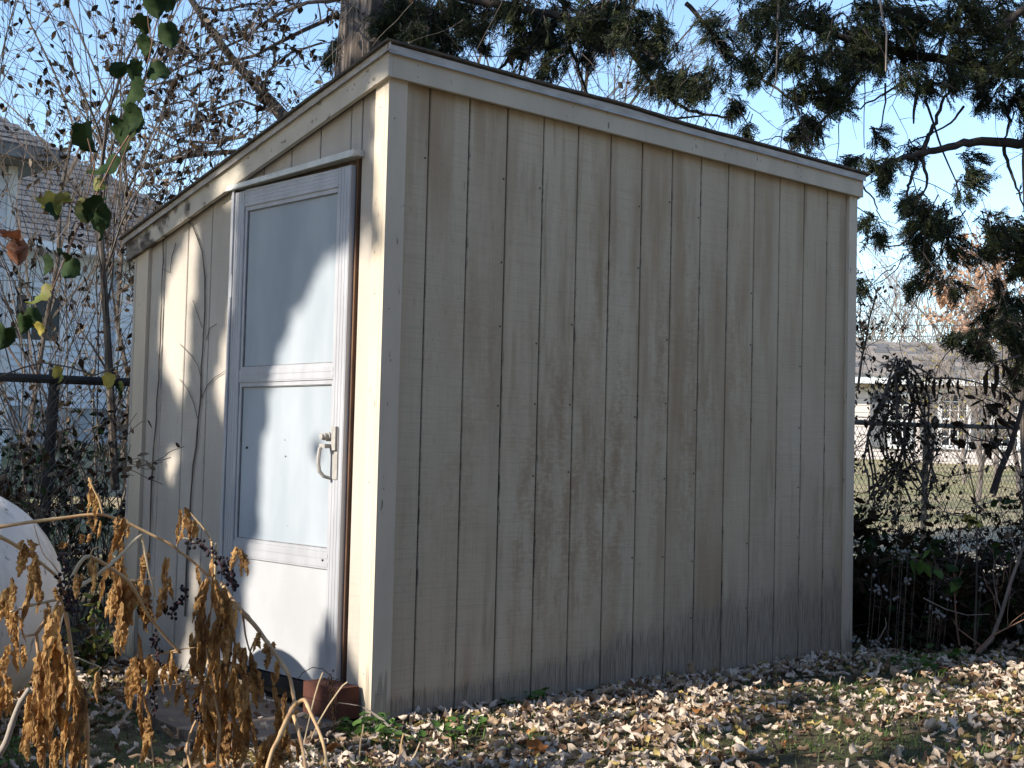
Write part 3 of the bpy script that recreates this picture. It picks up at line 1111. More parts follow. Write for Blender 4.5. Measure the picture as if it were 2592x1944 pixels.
part('roof', mb, M['roof_grey2'], far)
for px0, px1, py0, py1 in ((2258, 2298, 1004, 1126), (2386, 2446, 994, 1128), (2520, 2575, 1000, 1130)):
    u0, z1 = rp(px0, py0); u1, z0 = rp(px1, py1)
    f = part('window', rbox(u0 - .12, u0, -.06, .0, z0 - .12, z1 + .12), M['white_trim'], far)
    for b in (rbox(u1, u1 + .12, -.06, .0, z0 - .12, z1 + .12), rbox(u0, u1, -.06, .0, z1, z1 + .12), rbox(u0, u1, -.07, .0, z0 - .12, z0)):
        part('frame', b, M['white_trim'], f)
    part('pane', rbox(u0, u1, -.012, -.002, z0, z1), M['window_dark'], f)
    for k in (1, 2):
        um = u0 + (u1 - u0) * k / 3
        part('muntin', rbox(um - .014, um + .014, -.03, -.013, z0, z1), M['white_trim'], f)
    for k in range(1, 6):
        zm = z0 + (z1 - z0) * k / 6
        hh = .03 if k == 3 else .014
        part('muntin', rbox(u0, u1, -.034, -.031, zm - hh, zm + hh), M['white_trim'], f)
    part('shutter', rbox(u0 - .62, u0 - .14, -.04, .0, z0 - .1, z1 + .1), M['shutter'], far)

# overhead wires
for k, (a, b, c) in enumerate((((1600, 812), (2300, 823), (3000, 818)), ((1600, 856), (2300, 852), (3000, 838)))):
    A, B, C_ = at(*a, 33), at(*b, 33), at(*c, 33)
    pts = []
    for i in range(31):
        t = i / 30
        pts.append(A * (1 - t) * (1 - 2 * t) + B * 4 * t * (1 - t) + C_ * t * (2 * t - 1))
    o = part('overhead_wire', MB().tube(pts, .012, 4), M['wire'], None)
    tag(o, ('upper overhead utility wire crossing before the bare treetops', 'lower overhead utility wire just above the distant roof ridge')[k], 'wire', 'overhead utility wires')

# ------------------------------------------------------------------ far trees
def bare_tree(px, d, h, seed, label, group, leafmat=None, nleaf=0, r0=.09, mat='bark_light', lsz=(.1, .2), minr=.006, lvl=2):
    rr = random.Random(seed)
    q = at(px, 1150, d)
    gz = ground_z(q.x, q.y)
    o = empty('bare_tree' if not nleaf else 'autumn_tree', (q.x, q.y, gz), label, 'tree', group)
    mb, tips = MB(), []
    P = [Vector((q.x, q.y, gz - .2))]
    for i in range(6):
        P.append(P[-1] + Vector((rr.gauss(0, .05 * h / 6), rr.gauss(0, .05 * h / 6), h * .5 / 6)))
    mt = MB().tube(P, [r0 * (1 - .08 * i) for i in range(7)], 7)
    part('trunk', mt, M[mat], o)
    for i in range(9):
        p = P[rr.randint(2, 6)]
        a = rr.uniform(0, 6.28)
        grow(mb, p, (math.cos(a) * .6, math.sin(a) * .6, 1.0), h * rr.uniform(.35, .55), r0 * .45, lvl, rr, tips, 0, .7, 5, (3, 5), .12, minr, 3, .5, .55, .05)
    part('limbs', mb, M[mat], o)
    if nleaf:
        rs = np.random.RandomState(seed)
        pk = [tips[i][0] for i in rs.randint(0, len(tips), nleaf)]
        pk = np.array([tuple(p) for p in pk]) + rs.normal(0, .12, (nleaf, 3))
        link('crown', leaves_mesh('crown', LT3, pk, lsz, rs, leafmat), o, 'stuff')
    return o


far_lab = ['bare tree above the left end of the distant roof', 'slim bare tree behind the distant roof ridge', 'broad bare tree behind the middle of the distant roof', 'pale bare tree left of the orange tree', 'bare tree standing just behind the orange tree', 'twiggy bare tree at the shed side of the far yard']
for i, (px, d, h) in enumerate(((2190, 62, 9.5), (2260, 66, 10), (2330, 60, 10.5), (2400, 64, 11.5), (2470, 62, 12), (2150, 70, 11))):
    bare_tree(px, d, h, 40 + i, far_lab[i], 'bare trees beyond the distant house', r0=.14, minr=.012)
bare_tree(2560, 50, 8.6, 77, 'tree with faded orange autumn leaves beside the distant house', 'far autumn trees', M['orange_crown'], 5200, .16, lsz=(.12, .26), minr=.01)
# bushes in the far yard, before the pale house
for i, (px, d, h) in enumerate(((2440, 27, 3.4), (2520, 24, 3.6), (2580, 22, 3.9), (2350, 29, 3.0), (2480, 21, 3.0))):
    o = bare_tree(px, d, h, 140 + i, ('bare twiggy bush covering the distant roof and window', 'bare bush with a few yellow leaves by the far window', 'bare bush at the right edge of the far yard', 'low bare bush before the middle of the distant roof', 'nearest bare bush in the far yard')[i], 'bushes before the distant house',
                  [M['yellow_leaf'], M['dead_leaf']], 160, .05, lsz=(.05, .09), minr=.005)

# ------------------------------------------------------------------ eastern red cedars
def spray_tmpl(seed, n=9):
    rr = random.Random(seed)
    vs, fs = [], []

    def dia(a, b, wd):
        a, b = Vector(a), Vector(b)
        d = (b - a)
        s = d.cross(Vector((rr.gauss(0, 1), rr.gauss(0, 1), rr.gauss(0, 1)))).normalized() * wd
        k = len(vs)
        m_ = a.lerp(b, .45)
        vs.extend([tuple(a), tuple(m_ + s), tuple(b), tuple(m_ - s)])
        fs.append((k, k + 1, k + 2, k + 3))
    dia((0, 0, 0), (1, 0, -.05), .03)
    for k in range(n):
        t = .08 + .85 * k / n
        s = 1 if k % 2 else -1
        ln = (.5 - .28 * t) * rr.uniform(.8, 1.2)
        b = Vector((t, 0, -.05 * t))
        e = b + Vector((ln * .75, s * ln * .7, rr.uniform(-.3, .25) * ln))
        dia(b, e, .032)
        for q in (.3, .6):
            c = b.lerp(e, q)
            for s2 in (-1, 1):
                dia(c, c + Vector((ln * .34, s2 * ln * .26, rr.uniform(-.15, .15) * ln)), .026)
    return np.array(vs), np.array(fs)


SPR = [spray_tmpl(i) for i in range(4)]


def spray_crown(pos, dirs, size, rs):
    """many feathery sprays as one mesh"""
    Vs, Fs, Ms = [], [], []
    off = 0
    pos, dirs = np.array(pos), np.array(dirs)
    x = dirs / np.linalg.norm(dirs, axis=1, keepdims=True)
    h = rs.normal(size=x.shape)
    y = np.cross(h, x); y /= np.linalg.norm(y, axis=1, keepdims=True)
    rot = np.stack([x, y, np.cross(x, y)], axis=2)
    pick = rs.randint(0, 4, len(pos))
    for k in range(4):
        s = pick == k
        V, F = scatter(SPR[k], pos[s], rot[s], np.array(size)[s])
        Vs.append(V); Fs.append(F + off); off += len(V)
        Ms.append(np.repeat((rs.rand(s.sum()) < .3).astype(int), len(SPR[k][1])))
    return np.concatenate(Vs), np.concatenate(Fs), np.concatenate(Ms)


c3 = lambda X, Y: (1600 + X / 2.2117, Y / 2.2117)
c2 = lambda X, Y: (800 + X / 2.37, Y / 2.37)
cr = lambda X, Y: (2050 + X / 2.766, 650 + Y / 2.766)
clumps1 = [(*c2(X, Y), R_ / 2.37, dn) for X, Y, R_, dn in (
    (400, 110, 70, 1.2), (400, 30, 70, 1.2), (470, 100, 90, 1.2), (440, 190, 55, 1.1), (90, 330, 45, .7), (120, 250, 30, .4), (620, 60, 120, 1), (560, 150, 80, 1), (700, 140, 120, 1.1), (620, 220, 90, 1), (720, 270, 90, 1), (840, 300, 90, .9), (880, 100, 130, 1), (970, 160, 100, .8),
    (800, 40, 120, 1.1), (1000, 250, 60, .5), (1200, 60, 130, 1), (1300, 130, 120, 1.1), (1250, 230, 110, 1), (1200, 300, 70, .7), (1400, 200, 120, 1.1), (1430, 320, 100, .9), (1400, 420, 70, .6),
    (1560, 150, 110, .6), (1650, 160, 110, 1), (1700, 80, 130, 1.1), (1800, 60, 130, 1.2), (1750, 230, 100, .9), (1850, 200, 100, .9), (1950, 150, 120, 1), (1950, 280, 70, .7), (2050, 200, 110, .9), (2000, 380, 70, .6),
    (2080, 480, 60, .6), (1600, 330, 60, .5), (1060, 40, 90, .5), (1480, 40, 100, .5), (500, 30, 100, 1.2))]
clumps1 += [(*c3(X, Y), R_ / 2.2117, dn) for X, Y, R_, dn in ((120, 300, 90, .8), (250, 450, 100, .8), (350, 470, 100, .8), (430, 430, 90, .7), (570, 570, 60, .4), (430, 130, 100, .6), (520, 230, 90, .7), (150, 480, 70, .6),
                                                            (590, 620, 40, .3), (640, 720, 30, .15))]
clumps2 = [(*c3(X, Y), R_ / 2.2117, dn) for X, Y, R_, dn in (
    (620, 330, 90, .8), (700, 120, 130, 1), (820, 60, 140, 1), (1000, 50, 130, .9), (850, 320, 110, .9), (960, 330, 110, 1), (1010, 450, 90, .9), (1100, 560, 90, 1), (1150, 350, 130, 1.2), (1250, 300, 130, 1.2),
    (1180, 480, 80, .8), (1350, 300, 120, 1.2), (1000, 690, 100, 1.3), (940, 740, 60, .8), (880, 560, 60, .8), (700, 450, 70, .6), (1100, 140, 130, .7), (1250, 180, 110, .9), (1400, 200, 130, 1), (1500, 270, 130, 1.2), (1600, 120, 150, .9), (1550, 420, 90, .8),
    (1650, 480, 90, .9), (1750, 150, 150, .9), (1850, 80, 150, 1), (1800, 420, 120, 1), (1900, 300, 150, 1.1), (2000, 200, 150, 1.1), (2050, 420, 130, 1.1), (2100, 120, 150, 1.1), (2150, 550, 90, 1), (1980, 520, 80, .8), (2130, 300, 120, 1.2),
    (1300, 60, 130, .7), (1480, 50, 130, .8), (1950, 40, 120, 1),
    (1620, 1180, 110, 1.3), (1560, 1110, 70, .8), (1720, 1230, 100, 1.3), (1800, 1370, 90, .9), (1650, 1390, 80, .9), (1600, 1290, 90, .8), (1700, 1530, 80, .6), (1800, 1600, 50, .4), (1620, 1580, 60, .5), (1400, 760, 55, .5), (1330, 900, 80, .35),
    (1450, 930, 55, .5), (1560, 830, 60, .5), (1880, 900, 80, .4), (1900, 1000, 80, .5), (1830, 1070, 60, .3), (1350, 1250, 70, .5), (1350, 1340, 60, .4), (1440, 1000, 50, .5), (1260, 900, 40, .3), (1300, 1600, 40, .2),
    (2060, 1260, 100, .9), (2120, 1380, 110, 1.3), (1960, 1420, 60, .8), (2000, 1330, 70, .7), (2150, 1500, 90, 1.2), (2160, 1300, 80, .9))]
clumps2 += [(*cr(X, Y), R_ / 2.766, dn) for X, Y, R_, dn in ((1400, 300, 80, 1), (1300, 400, 100, 1.1), (1400, 480, 110, 1.3), (1150, 580, 80, .9), (1050, 560, 50, .5), (1250, 640, 70, .8), (1450, 620, 90, 1.1), (1490, 360, 90, 1.1), (1480, 800, 60, .5))]


_cr = random.Random(12)
clumps2 += [(_cr.uniform(2620, 3150), _cr.uniform(-250, 520), _cr.uniform(35, 60), .9) for _ in range(34)] + [(_cr.uniform(1900, 3100), _cr.uniform(-520, -60), _cr.uniform(40, 65), .9) for _ in range(34)]
clumps1 += [(_cr.uniform(950, 1850), _cr.uniform(-480, -60), _cr.uniform(38, 60), .9) for _ in range(30)]


def cedar(name_label, trunk, tr, clumps, limbs, dfun, seed, group):
    rs = np.random.RandomState(seed)
    base = Vector(trunk[0])
    o = empty('cedar_tree', base, name_label, 'tree', group)
    P, R_ = [], []
    for i in range(28):
        t = i / 27
        p = Vector(trunk[0]).lerp(Vector(trunk[1]), t)
        P.append(p + Vector((.02 * math.sin(i), .02 * math.cos(i * 1.3), 0)))
        R_.append(tr * (1.35 - .35 * min(1, t * 6)) * (1 - .45 * t))
    # fluted trunk
    vs, fs = [], []
    n = 20
    for i, p in enumerate(P):
        for j in range(n):
            a = 2 * math.pi * j / n
            k = 1 + .07 * math.sin(3 * a + 1 + i * .05) + .05 * math.sin(7 * a + i * .08)
            vs.append(p + Vector((math.cos(a), math.sin(a), 0)) * R_[i] * k)
    for i in range(len(P) - 1):
        for j in range(n):
            fs.append((i * n + j, i * n + (j + 1) % n, (i + 1) * n + (j + 1) % n, (i + 1) * n + j))
    part('trunk', MB().add(vs, fs), M['cedar_bark'], o, True)
    rr = random.Random(seed)
    for pts, r0, d0, d1 in limbs:
        Q = []
        for i, (x, y) in enumerate(pts):
            t = i / (len(pts) - 1)
            Q.append(at(x, y, d0 + (d1 - d0) * t))
        S = []
        for i in range(len(Q) - 1):
            for j in range(4):
                t = j / 4
                p0, p1, p2, p3 = Q[max(0, i - 1)], Q[i], Q[i + 1], Q[min(len(Q) - 1, i + 2)]
                S.append(.5 * ((2 * p1) + (p2 - p0) * t + (2 * p0 - 5 * p1 + 4 * p2 - p3) * t * t + (3 * p1 - p0 - 3 * p2 + p3) * t ** 3) + Vector((rr.gauss(0, .004), rr.gauss(0, .004), rr.gauss(0, .006))))
        S.append(Q[-1])
        mb = MB().tube(S, [max(.003, r0 * (1 - .75 * i / len(S))) for i in range(len(S))], 6)
        part('limb', mb, M['bark_dark'], o, True)
    pos, dirs, sz = [], [], []
    mbt = MB()
    for (x, y, rad, dn) in clumps:
        d = dfun(x) + rs.uniform(-.55, .55)
        c = np.array(at(x, y, d))
        R0 = rad / FPX * d
        sgn = rs.choice([-1, 1])
        D0 = np.array(RH) * sgn * rs.uniform(.4, 1) + np.array(FH) * rs.normal(0, .4) + np.array([0, 0, -rs.uniform(.3, 1.1)])
        D0 /= np.linalg.norm(D0)
        nb = int((15 if seed == 21 else 12) * dn * max(.5, (R0 / .12) ** 1.2)) + 4
        for b in range(nb):
            off = rs.normal(0, .42, 3) * R0
            p0 = c + off
            u = off / (np.linalg.norm(off) + 1e-6)
            dr = D0 * .9 + u * .35 + rs.normal(0, .3, 3) + np.array([0, 0, -.15])
            dr /= np.linalg.norm(dr)
            ln = R0 * rs.uniform(.5, 1.15)
            q0 = p0 - dr * ln * .6
            q1 = p0 + dr * ln * .6
            mbt.tube([q0, (q0 + q1) / 2 + rs.normal(0, .01, 3), q1], [.006, .004, .0015], 3, cap=False)
            for k in range(7):
                t = (k + .5) / 7
                pos.append(q0 + (q1 - q0) * t + rs.normal(0, .012, 3))
                dirs.append(dr + rs.normal(0, .42, 3) + np.array([0, 0, -.2]))
                sz.append(rs.uniform(.06, .125) * (1.15 - .4 * t))
    tw = random.Random(seed + 5)
    for k in range(170):
        x, y, rad, dn = tw.choice(clumps)
        p = at(x + tw.gauss(0, rad), y + tw.gauss(0, rad * .7), dfun(x) + tw.uniform(-.4, .4))
        d_ = (RH * tw.gauss(0, .5) + FH * tw.gauss(0, .3) + Vector((0, 0, -tw.uniform(.3, 1)))).normalized()
        P_ = [p]
        st_ = tw.uniform(.05, .11)
        for q_ in range(6):
            d_ = (d_ + Vector((tw.gauss(0, .22), tw.gauss(0, .22), tw.gauss(-.03, .15)))).normalized()
            P_.append(P_[-1] + d_ * st_)
        mbt.tube(P_, [.0042, .0038, .0033, .0028, .0023, .0018, .0013], 3, cap=False)
        for q_ in (2, 3, 4):
            e_ = P_[q_] + (d_ + Vector((tw.gauss(0, .7), tw.gauss(0, .7), tw.gauss(0, .5)))).normalized() * st_ * tw.uniform(1, 2.4)
            mbt.tube([P_[q_], P_[q_].lerp(e_, .5) + Vector((0, 0, .01)), e_], [.0022, .0018, .0012], 3, cap=False)
    part('twigs', mbt, M['bark_dark'], o, kind='stuff')
    V, F, mi = spray_crown(pos, dirs, sz, rs)
    link('crown', arr_mesh('crown', V, F, [M['cedar'], M['cedar2']], False, mi), o, 'stuff')
    return o


t1 = at(917, 120, 10.6)
g1 = ground_z(t1.x, t1.y)
lim1 = [([(2000, -40), (1900, 20), (1820, 50), (1760, 20)], .02, 10, 10)]
lim1 = [([c2(*p) for p in pts], r0, a, b) for pts, r0, a, b in (
    ([(300, -200), (700, -60), (1100, 30), (1500, 110), (1900, 260), (2100, 420)], .045, 10.6, 9.4),
    ([(300, -100), (600, 30), (900, 200), (1000, 300)], .03, 10.6, 10.2),
    ([(1480, -20), (1510, 180), (1560, 380), (1640, 590)], .024, 10.2, 10.2),
    ([(1230, 250), (1240, 370), (1205, 470)], .02, 10.3, 10.3),
    ([(1200, 300), (1130, 390), (1080, 420)], .02, 10.3, 10.4),
    ([(1460, -10), (1530, 60), (1600, 120)], .02, 10.2, 10.0),
    ([(1890, 300), (1950, 400), (2010, 500), (2080, 560), (2133, 590)], .016, 9.9, 9.8))]
lim1 += [([c3(*p) for p in pts], r0, a, b) for pts, r0, a, b in (
    ([(-40, 240), (20, 330), (100, 450), (240, 570), (400, 640), (540, 660), (560, 720)], .02, 10, 9.7),
    ([(300, 20), (420, 150), (500, 250), (640, 370), (780, 480), (900, 560), (960, 600)], .02, 9.9, 9.3),
    ([(130, 650), (300, 660), (450, 640), (545, 672)], .010, 9.9, 9.8))]
cedar('cedar with a thick stringy trunk behind the roof corner', ((t1.x, t1.y, g1 - .2), (t1.x + .05, t1.y + .1, 9.5)), .225, clumps1, lim1, lambda x: 10.4 - .9 * (x - 900) / 900, 21, 'red cedars behind the shed')
t2 = at(2650, 800, 9.0)
g2 = ground_z(t2.x, t2.y)
lim2 = [([c3(*p) for p in pts], r0, a, b) for pts, r0, a, b in (
    ([(2200, 815), (2000, 790), (1850, 802), (1700, 840), (1560, 872), (1400, 925), (1330, 965), (1290, 1000)], .033, 9.0, 8.2),
    ([(2200, 420), (1830, 350), (1600, 310), (1300, 245), (1100, 190), (980, 150), (850, 80), (700, 20)], .036, 9.0, 8.6),
    ([(1620, 865), (1650, 780), (1700, 680), (1750, 550), (1850, 420), (2000, 330)], .018, 8.6, 9.0),
    ([(1615, 870), (1650, 980), (1635, 1070), (1590, 1140)], .013, 8.6, 8.5),
    ([(1610, 880), (1560, 990), (1540, 1080), (1545, 1180), (1560, 1320)], .013, 8.6, 8.4),
    ([(1575, 1300), (1500, 1370), (1400, 1385), (1270, 1355)], .007, 8.5, 8.3),
    ([(1270, 1020), (1350, 1120), (1380, 1200), (1430, 1270)], .007, 8.3, 8.4),
    ([(1640, 560), (1740, 850), (1870, 1160)], .009, 8.9, 8.7),
    ([(2080, 815), (2110, 930), (2150, 1050), (2195, 1160)], .014, 9.0, 8.9),
    ([(1600, 480), (1580, 590), (1576, 692)], .016, 8.9, 8.8),
    ([(2180, 480), (2110, 600), (2110, 700), (2070, 800)], .018, 9, 8.9),
    ([(2200, 60), (1950, 180), (1700, 130), (1500, 60), (1300, 20)], .03, 9, 8.5),
    ([(1550, 440), (1420, 520), (1280, 600), (1150, 635)], .010, 8.8, 8.6),
    ([(1420, 460), (1410, 620), (1350, 930)], .008, 8.7, 8.6),
    ([(1305, 60), (1300, 400), (1300, 830)], .006, 8.6, 8.6),
    ([(980, 770), (880, 770), (780, 775), (700, 800)], .006, 8.6, 8.6),
    ([(1290, 420), (1180, 560), (1080, 660), (1000, 760), (870, 850)], .014, 8.7, 8.5),
    ([(1480, 1480), (1400, 1540), (1270, 1640)], .005, 8.4, 8.3),
    ([(1850, 600), (1780, 690), (1600, 780), (1480, 830)], .009, 8.8, 8.6))]
cedar('cedar at the right edge with long drooping branches over the shed', ((t2.x, t2.y, g2 - .2), (t2.x + .05, t2.y + .1, 8.5)), .13, clumps2, lim2, lambda x: 8.5 + .4 * (x - 1900) / 700, 22, 'red cedars behind the shed')

# pale dead hanging stems in the right cedar
for pts, lab in (([(822, -20), (815, 120), (812, 300), (805, 460), (770, 545)], 'pale dry hanging stem over the shed roof'), ([(1385, -20), (1400, 90), (1425, 180), (1420, 400)], 'pale bare stem hanging beside the dark right cedar')):
    Q = [at(*c3(*p), 8.1) for p in pts]
    tag(part('dangling_twig', MB().tube(Q, [.008, .007, .006, .005, .003][:len(Q)], 5), M['bark_light'], None), lab, 'stem', 'pale hanging stems')

# ------------------------------------------------------------------ bare brush on the left and behind the roof
def brush(px, d, n, h, seed, label, lean=0., leaves=200, mat='bark', lsz=(.03, .055), r0=.011, kids=(3, 5), lmat=None, lvl=2, name='bare_shrub', wob=.1, dz0=0., sp=.28):
    rr = random.Random(seed)
    q = at(px, 1120, d)
    gz = ground_z(q.x, q.y)
    o = empty(name, (q.x, q.y, gz), label, 'shrub' if name != 'sapling' else 'sapling', 'bare brush behind the fence')
    mb, tips = MB(), []
    for i in range(n):
        p = (q.x + rr.gauss(0, .18), q.y + rr.gauss(0, .18), gz - .05)
        dd = RH * (rr.gauss(lean, sp)) + FH * rr.gauss(0, sp) + Vector((0, 0, 1))
        hh = h * rr.uniform(.6, 1.1)
        grow(mb, p, dd, hh, r0 * rr.uniform(.6, 1.3), lvl, rr, tips, .02, .6, 9, kids, wob, .0018, 4, .55, .42)
    ymin = 2.12 if q.y > 2.2 else -9
    keep_ = [f for f in mb.f if all(mb.v[i][1] > ymin and not (mb.v[i][0] > -.12 and mb.v[i][1] < 2.1 and mb.v[i][0] < 3.2) for i in f)]
    mb.f, mb.m = keep_, [0] * len(keep_)
    tips = [t_ for t_ in tips if t_[0].y > ymin and not (t_[0].x > -.12 and t_[0].y < 2.1 and t_[0].x < 3.2)]
    part('stems', mb, M[mat], o, kind='stuff')
    if leaves:
        rs = np.random.RandomState(seed)
        pk = [tips[i][0] for i in rs.randint(0, len(tips), leaves)]
        pk = np.array([tuple(p) for p in pk]) + rs.normal(0, .012, (leaves, 3))
        link('dead_leaves', leaves_mesh('dead_leaves', LT, pk, lsz, rs, lmat or [M['dead_dark'], M['dead_dark'], M['dead_leaf']], .6), o, 'stuff')
    return o


brush(-10, 7.6, 5, 4.0, 301, 'bare shrub with few curled leaves at the far left', .1, 260, 'bark', (.03, .06), .007, (4, 6))
brush(150, 8.4, 5, 4.6, 302, 'pale twiggy shrub rising before the white house window', .0, 260, 'bark_light', (.03, .055), .006, (4, 6))
brush(215, 7.8, 9, 4.4, 303, 'dense shrub of upright pale stems left of the shed', .05, 300, 'bark', (.03, .055), .006, (4, 6))
brush(285, 8.6, 9, 4.4, 304, 'dark tangled shrub against the far shed corner', .1, 420, 'bark', (.035, .06), .007, (4, 6))
brush(325, 7.6, 7, 3.2, 305, 'low twiggy shrub touching the far shed corner', -.15, 260, 'bark', (.03, .055), .006, (4, 6))
brush(470, 9.6, 7, 4.6, 306, 'shrub with curled dead leaves over the low roof edge', .0, 480, 'bark', (.035, .065), .007, (4, 6))
brush(620, 10.2, 8, 5.0, 307, 'shrub full of curled dead leaves behind the sloping roof', .0, 620, 'bark', (.04, .07), .007, (4, 6))
brush(780, 10.0, 5, 4.6, 308, 'shrub with dead leaves left of the cedar trunk', -.05, 380, 'bark', (.04, .065), .007, (4, 6))
brush(90, 9.4, 8, 5.6, 309, 'tall bare shrub with dark curled leaves before the grey roof', .1, 420, 'bark', (.04, .065), .008, (4, 6))
# thick grey sapling by the fence
o = empty('sapling', at(262, 1180, 7.0), 'grey bare sapling standing at the fence beside the shed', 'sapling')
Q = [at(x, y, 7.0) for x, y in ((292, 1240), (285, 1100), (278, 950), (270, 820), (262, 700), (255, 590), (250, 480), (262, 380), (275, 280))]
part('trunk', MB().tube(Q, [.024 - .0018 * i for i in range(9)], 8), M['bark'], o)
mb, tips = MB(), []
rr = random.Random(9)
for i in range(2, 9):
    for k in range(2):
        grow(mb, Q[i], RH * rr.gauss(0, .5) + FH * rr.gauss(0, .3) + Vector((0, 0, .9)), rr.uniform(.5, 1.0), .007, 1, rr, tips, .0, .6, 6, (3, 5), .1, .0016)
part('limbs', mb, M['bark'], o)

# leaning dead tree behind the roof with dark limbs
o = empty('leaning_tree', at(760, 1000, 11), 'leaning brown dead tree with curled leaves behind the roof', 'tree')
c1 = lambda X, Y: (X / 2.212, Y / 2.212)
mt = MB().tube([at(*c1(*p), 11) for p in ((2400, 1500), (1900, 1000), (1640, 720), (1540, 600), (1470, 520), (1380, 420), (1300, 330), (1240, 250), (1150, 120), (1060, -20), (960, -150))], [.08, .07, .06, .05, .04, .036, .034, .032, .03, .026, .02], 8)
part('trunk', mt, M['bark'], o)
mb, tips = MB(), []
rr = random.Random(31)
for pts, r0 in (([(1900, 0), (1720, 15), (1560, 80), (1450, 150), (1380, 210), (1200, 290), (1120, 310)], .018), ([(1900, 80), (1700, 170), (1560, 240), (1430, 310), (1200, 370), (1000, 440), (850, 480)], .02),
                ([(1320, 850), (1150, 860), (1000, 885), (850, 930), (740, 935)], .022), ([(1380, 760), (1200, 800), (1000, 790), (830, 700)], .014), ([(1080, 290), (950, 300), (880, 350)], .016),
                ([(1560, 640), (1350, 560), (1180, 620), (1050, 560), (900, 600)], .012), ([(1240, 250), (1100, 330), (960, 400), (870, 520)], .012), ([(1100, 40), (1250, 60), (1400, 20), (1550, 30)], .012),
                ([(1470, 520), (1500, 400), (1620, 300), (1800, 240)], .012)):
    Q = [at(*c1(*p), 10.8 + rr.uniform(-.3, .3)) for p in pts]
    mb.tube(Q, [r0 * (1 - .1 * i) for i in range(len(Q))], 5)
    for i in range(1, len(Q)):
        for k in range(3):
            t = rr.random()
            grow(mb, Q[i - 1].lerp(Q[i], t), RH * rr.gauss(0, .8) + FH * rr.gauss(0, .4) + Vector((0, 0, rr.gauss(.2, .6))), rr.uniform(.25, .7), r0 * .4, 1, rr, tips, .02, .7, 5, (2, 4), .15, .002)
part('limbs', mb, M['bark'], o)
rs = np.random.RandomState(31)
pk = np.array([tuple(tips[i][0]) for i in rs.randint(0, len(tips), 620)]) + rs.normal(0, .02, (620, 3))
link('dead_leaves', leaves_mesh('dead_leaves', LT, pk, (.045, .085), rs, [M['dead_leaf'], M['dead_dark'], M['dead_dark']], .7), o, 'stuff')

# bare deciduous tree behind the cedars
o = bare_tree(1420, 15, 7.5, 610, 'leafless grey tree seen through the cedar branches', 'bare trees behind the shed', r0=.06, mat='bark', minr=.003, lvl=3)
bare_tree(1180, 16, 8, 611, 'leafless tree behind the shed roof ridge', 'bare trees behind the shed', r0=.06, mat='bark', minr=.003, lvl=3)
bare_tree(60, 13, 7.5, 612, 'tall fine twigged bare tree at the far left', 'bare trees behind the shed', r0=.03, mat='bark', minr=.0025)
bare_tree(330, 14, 8, 613, 'tall bare tree above the white house roof', 'bare trees behind the shed', r0=.03, mat='bark', minr=.0025)


# ------------------------------------------------------------------ hanging vine with large leaves, left
def heart_leaf(s, rr, curl=.5):
    """broad mulberry-like leaf, about s long, stem at origin, hanging along -Z, crinkled"""
    rows = 10
    vs, fs = [], []
    cols = 6
    tw = rr.uniform(-.5, .5)
    for i in range(rows):
        t = i / (rows - 1)
        wd = s * .44 * (math.sin(math.pi * min(1, t * .86 + .14)) ** .75) * (rr.uniform(.9, 1.1) if i % 2 else rr.uniform(.8, .95))
        for j in range(-cols // 2, cols // 2 + 1):
            u = j / (cols / 2)
            x = u * wd
            y = curl * (u * u) * wd * .8 + .18 * s * math.sin(t * 3) + rr.uniform(-.045, .045) * s - .07 * s * abs(math.sin(t * 8 + abs(u) * 2.5)) + .05 * s * abs(u)
            z = -t * s + .12 * s * abs(u) * (1 - t)
            a = tw * t
            vs.append((x * math.cos(a) - y * math.sin(a), x * math.sin(a) + y * math.cos(a), z))
    n = cols + 1
    for i in range(rows - 1):
        for j in range(cols):
            fs.append((i * n + j, i * n + j + 1, (i + 1) * n + j + 1, (i + 1) * n + j))
    return MB().add(vs, fs)


def place_leaf(name, parent, px, py, d, size_px, mat, rr, tilt=.5, label=None, curl=.5):
    s = size_px / FPX * d
    me = heart_leaf(s, rr, curl).mesh(name, mat, True)
    o = link(name, me, parent, None, at(px, py, d))
    base = math.atan2(RT.y, RT.x)
    o.rotation_euler = (rr.gauss(0, tilt), rr.gauss(0, tilt), base + rr.gauss(0, .6))
    if label: o['label'] = label
    return o


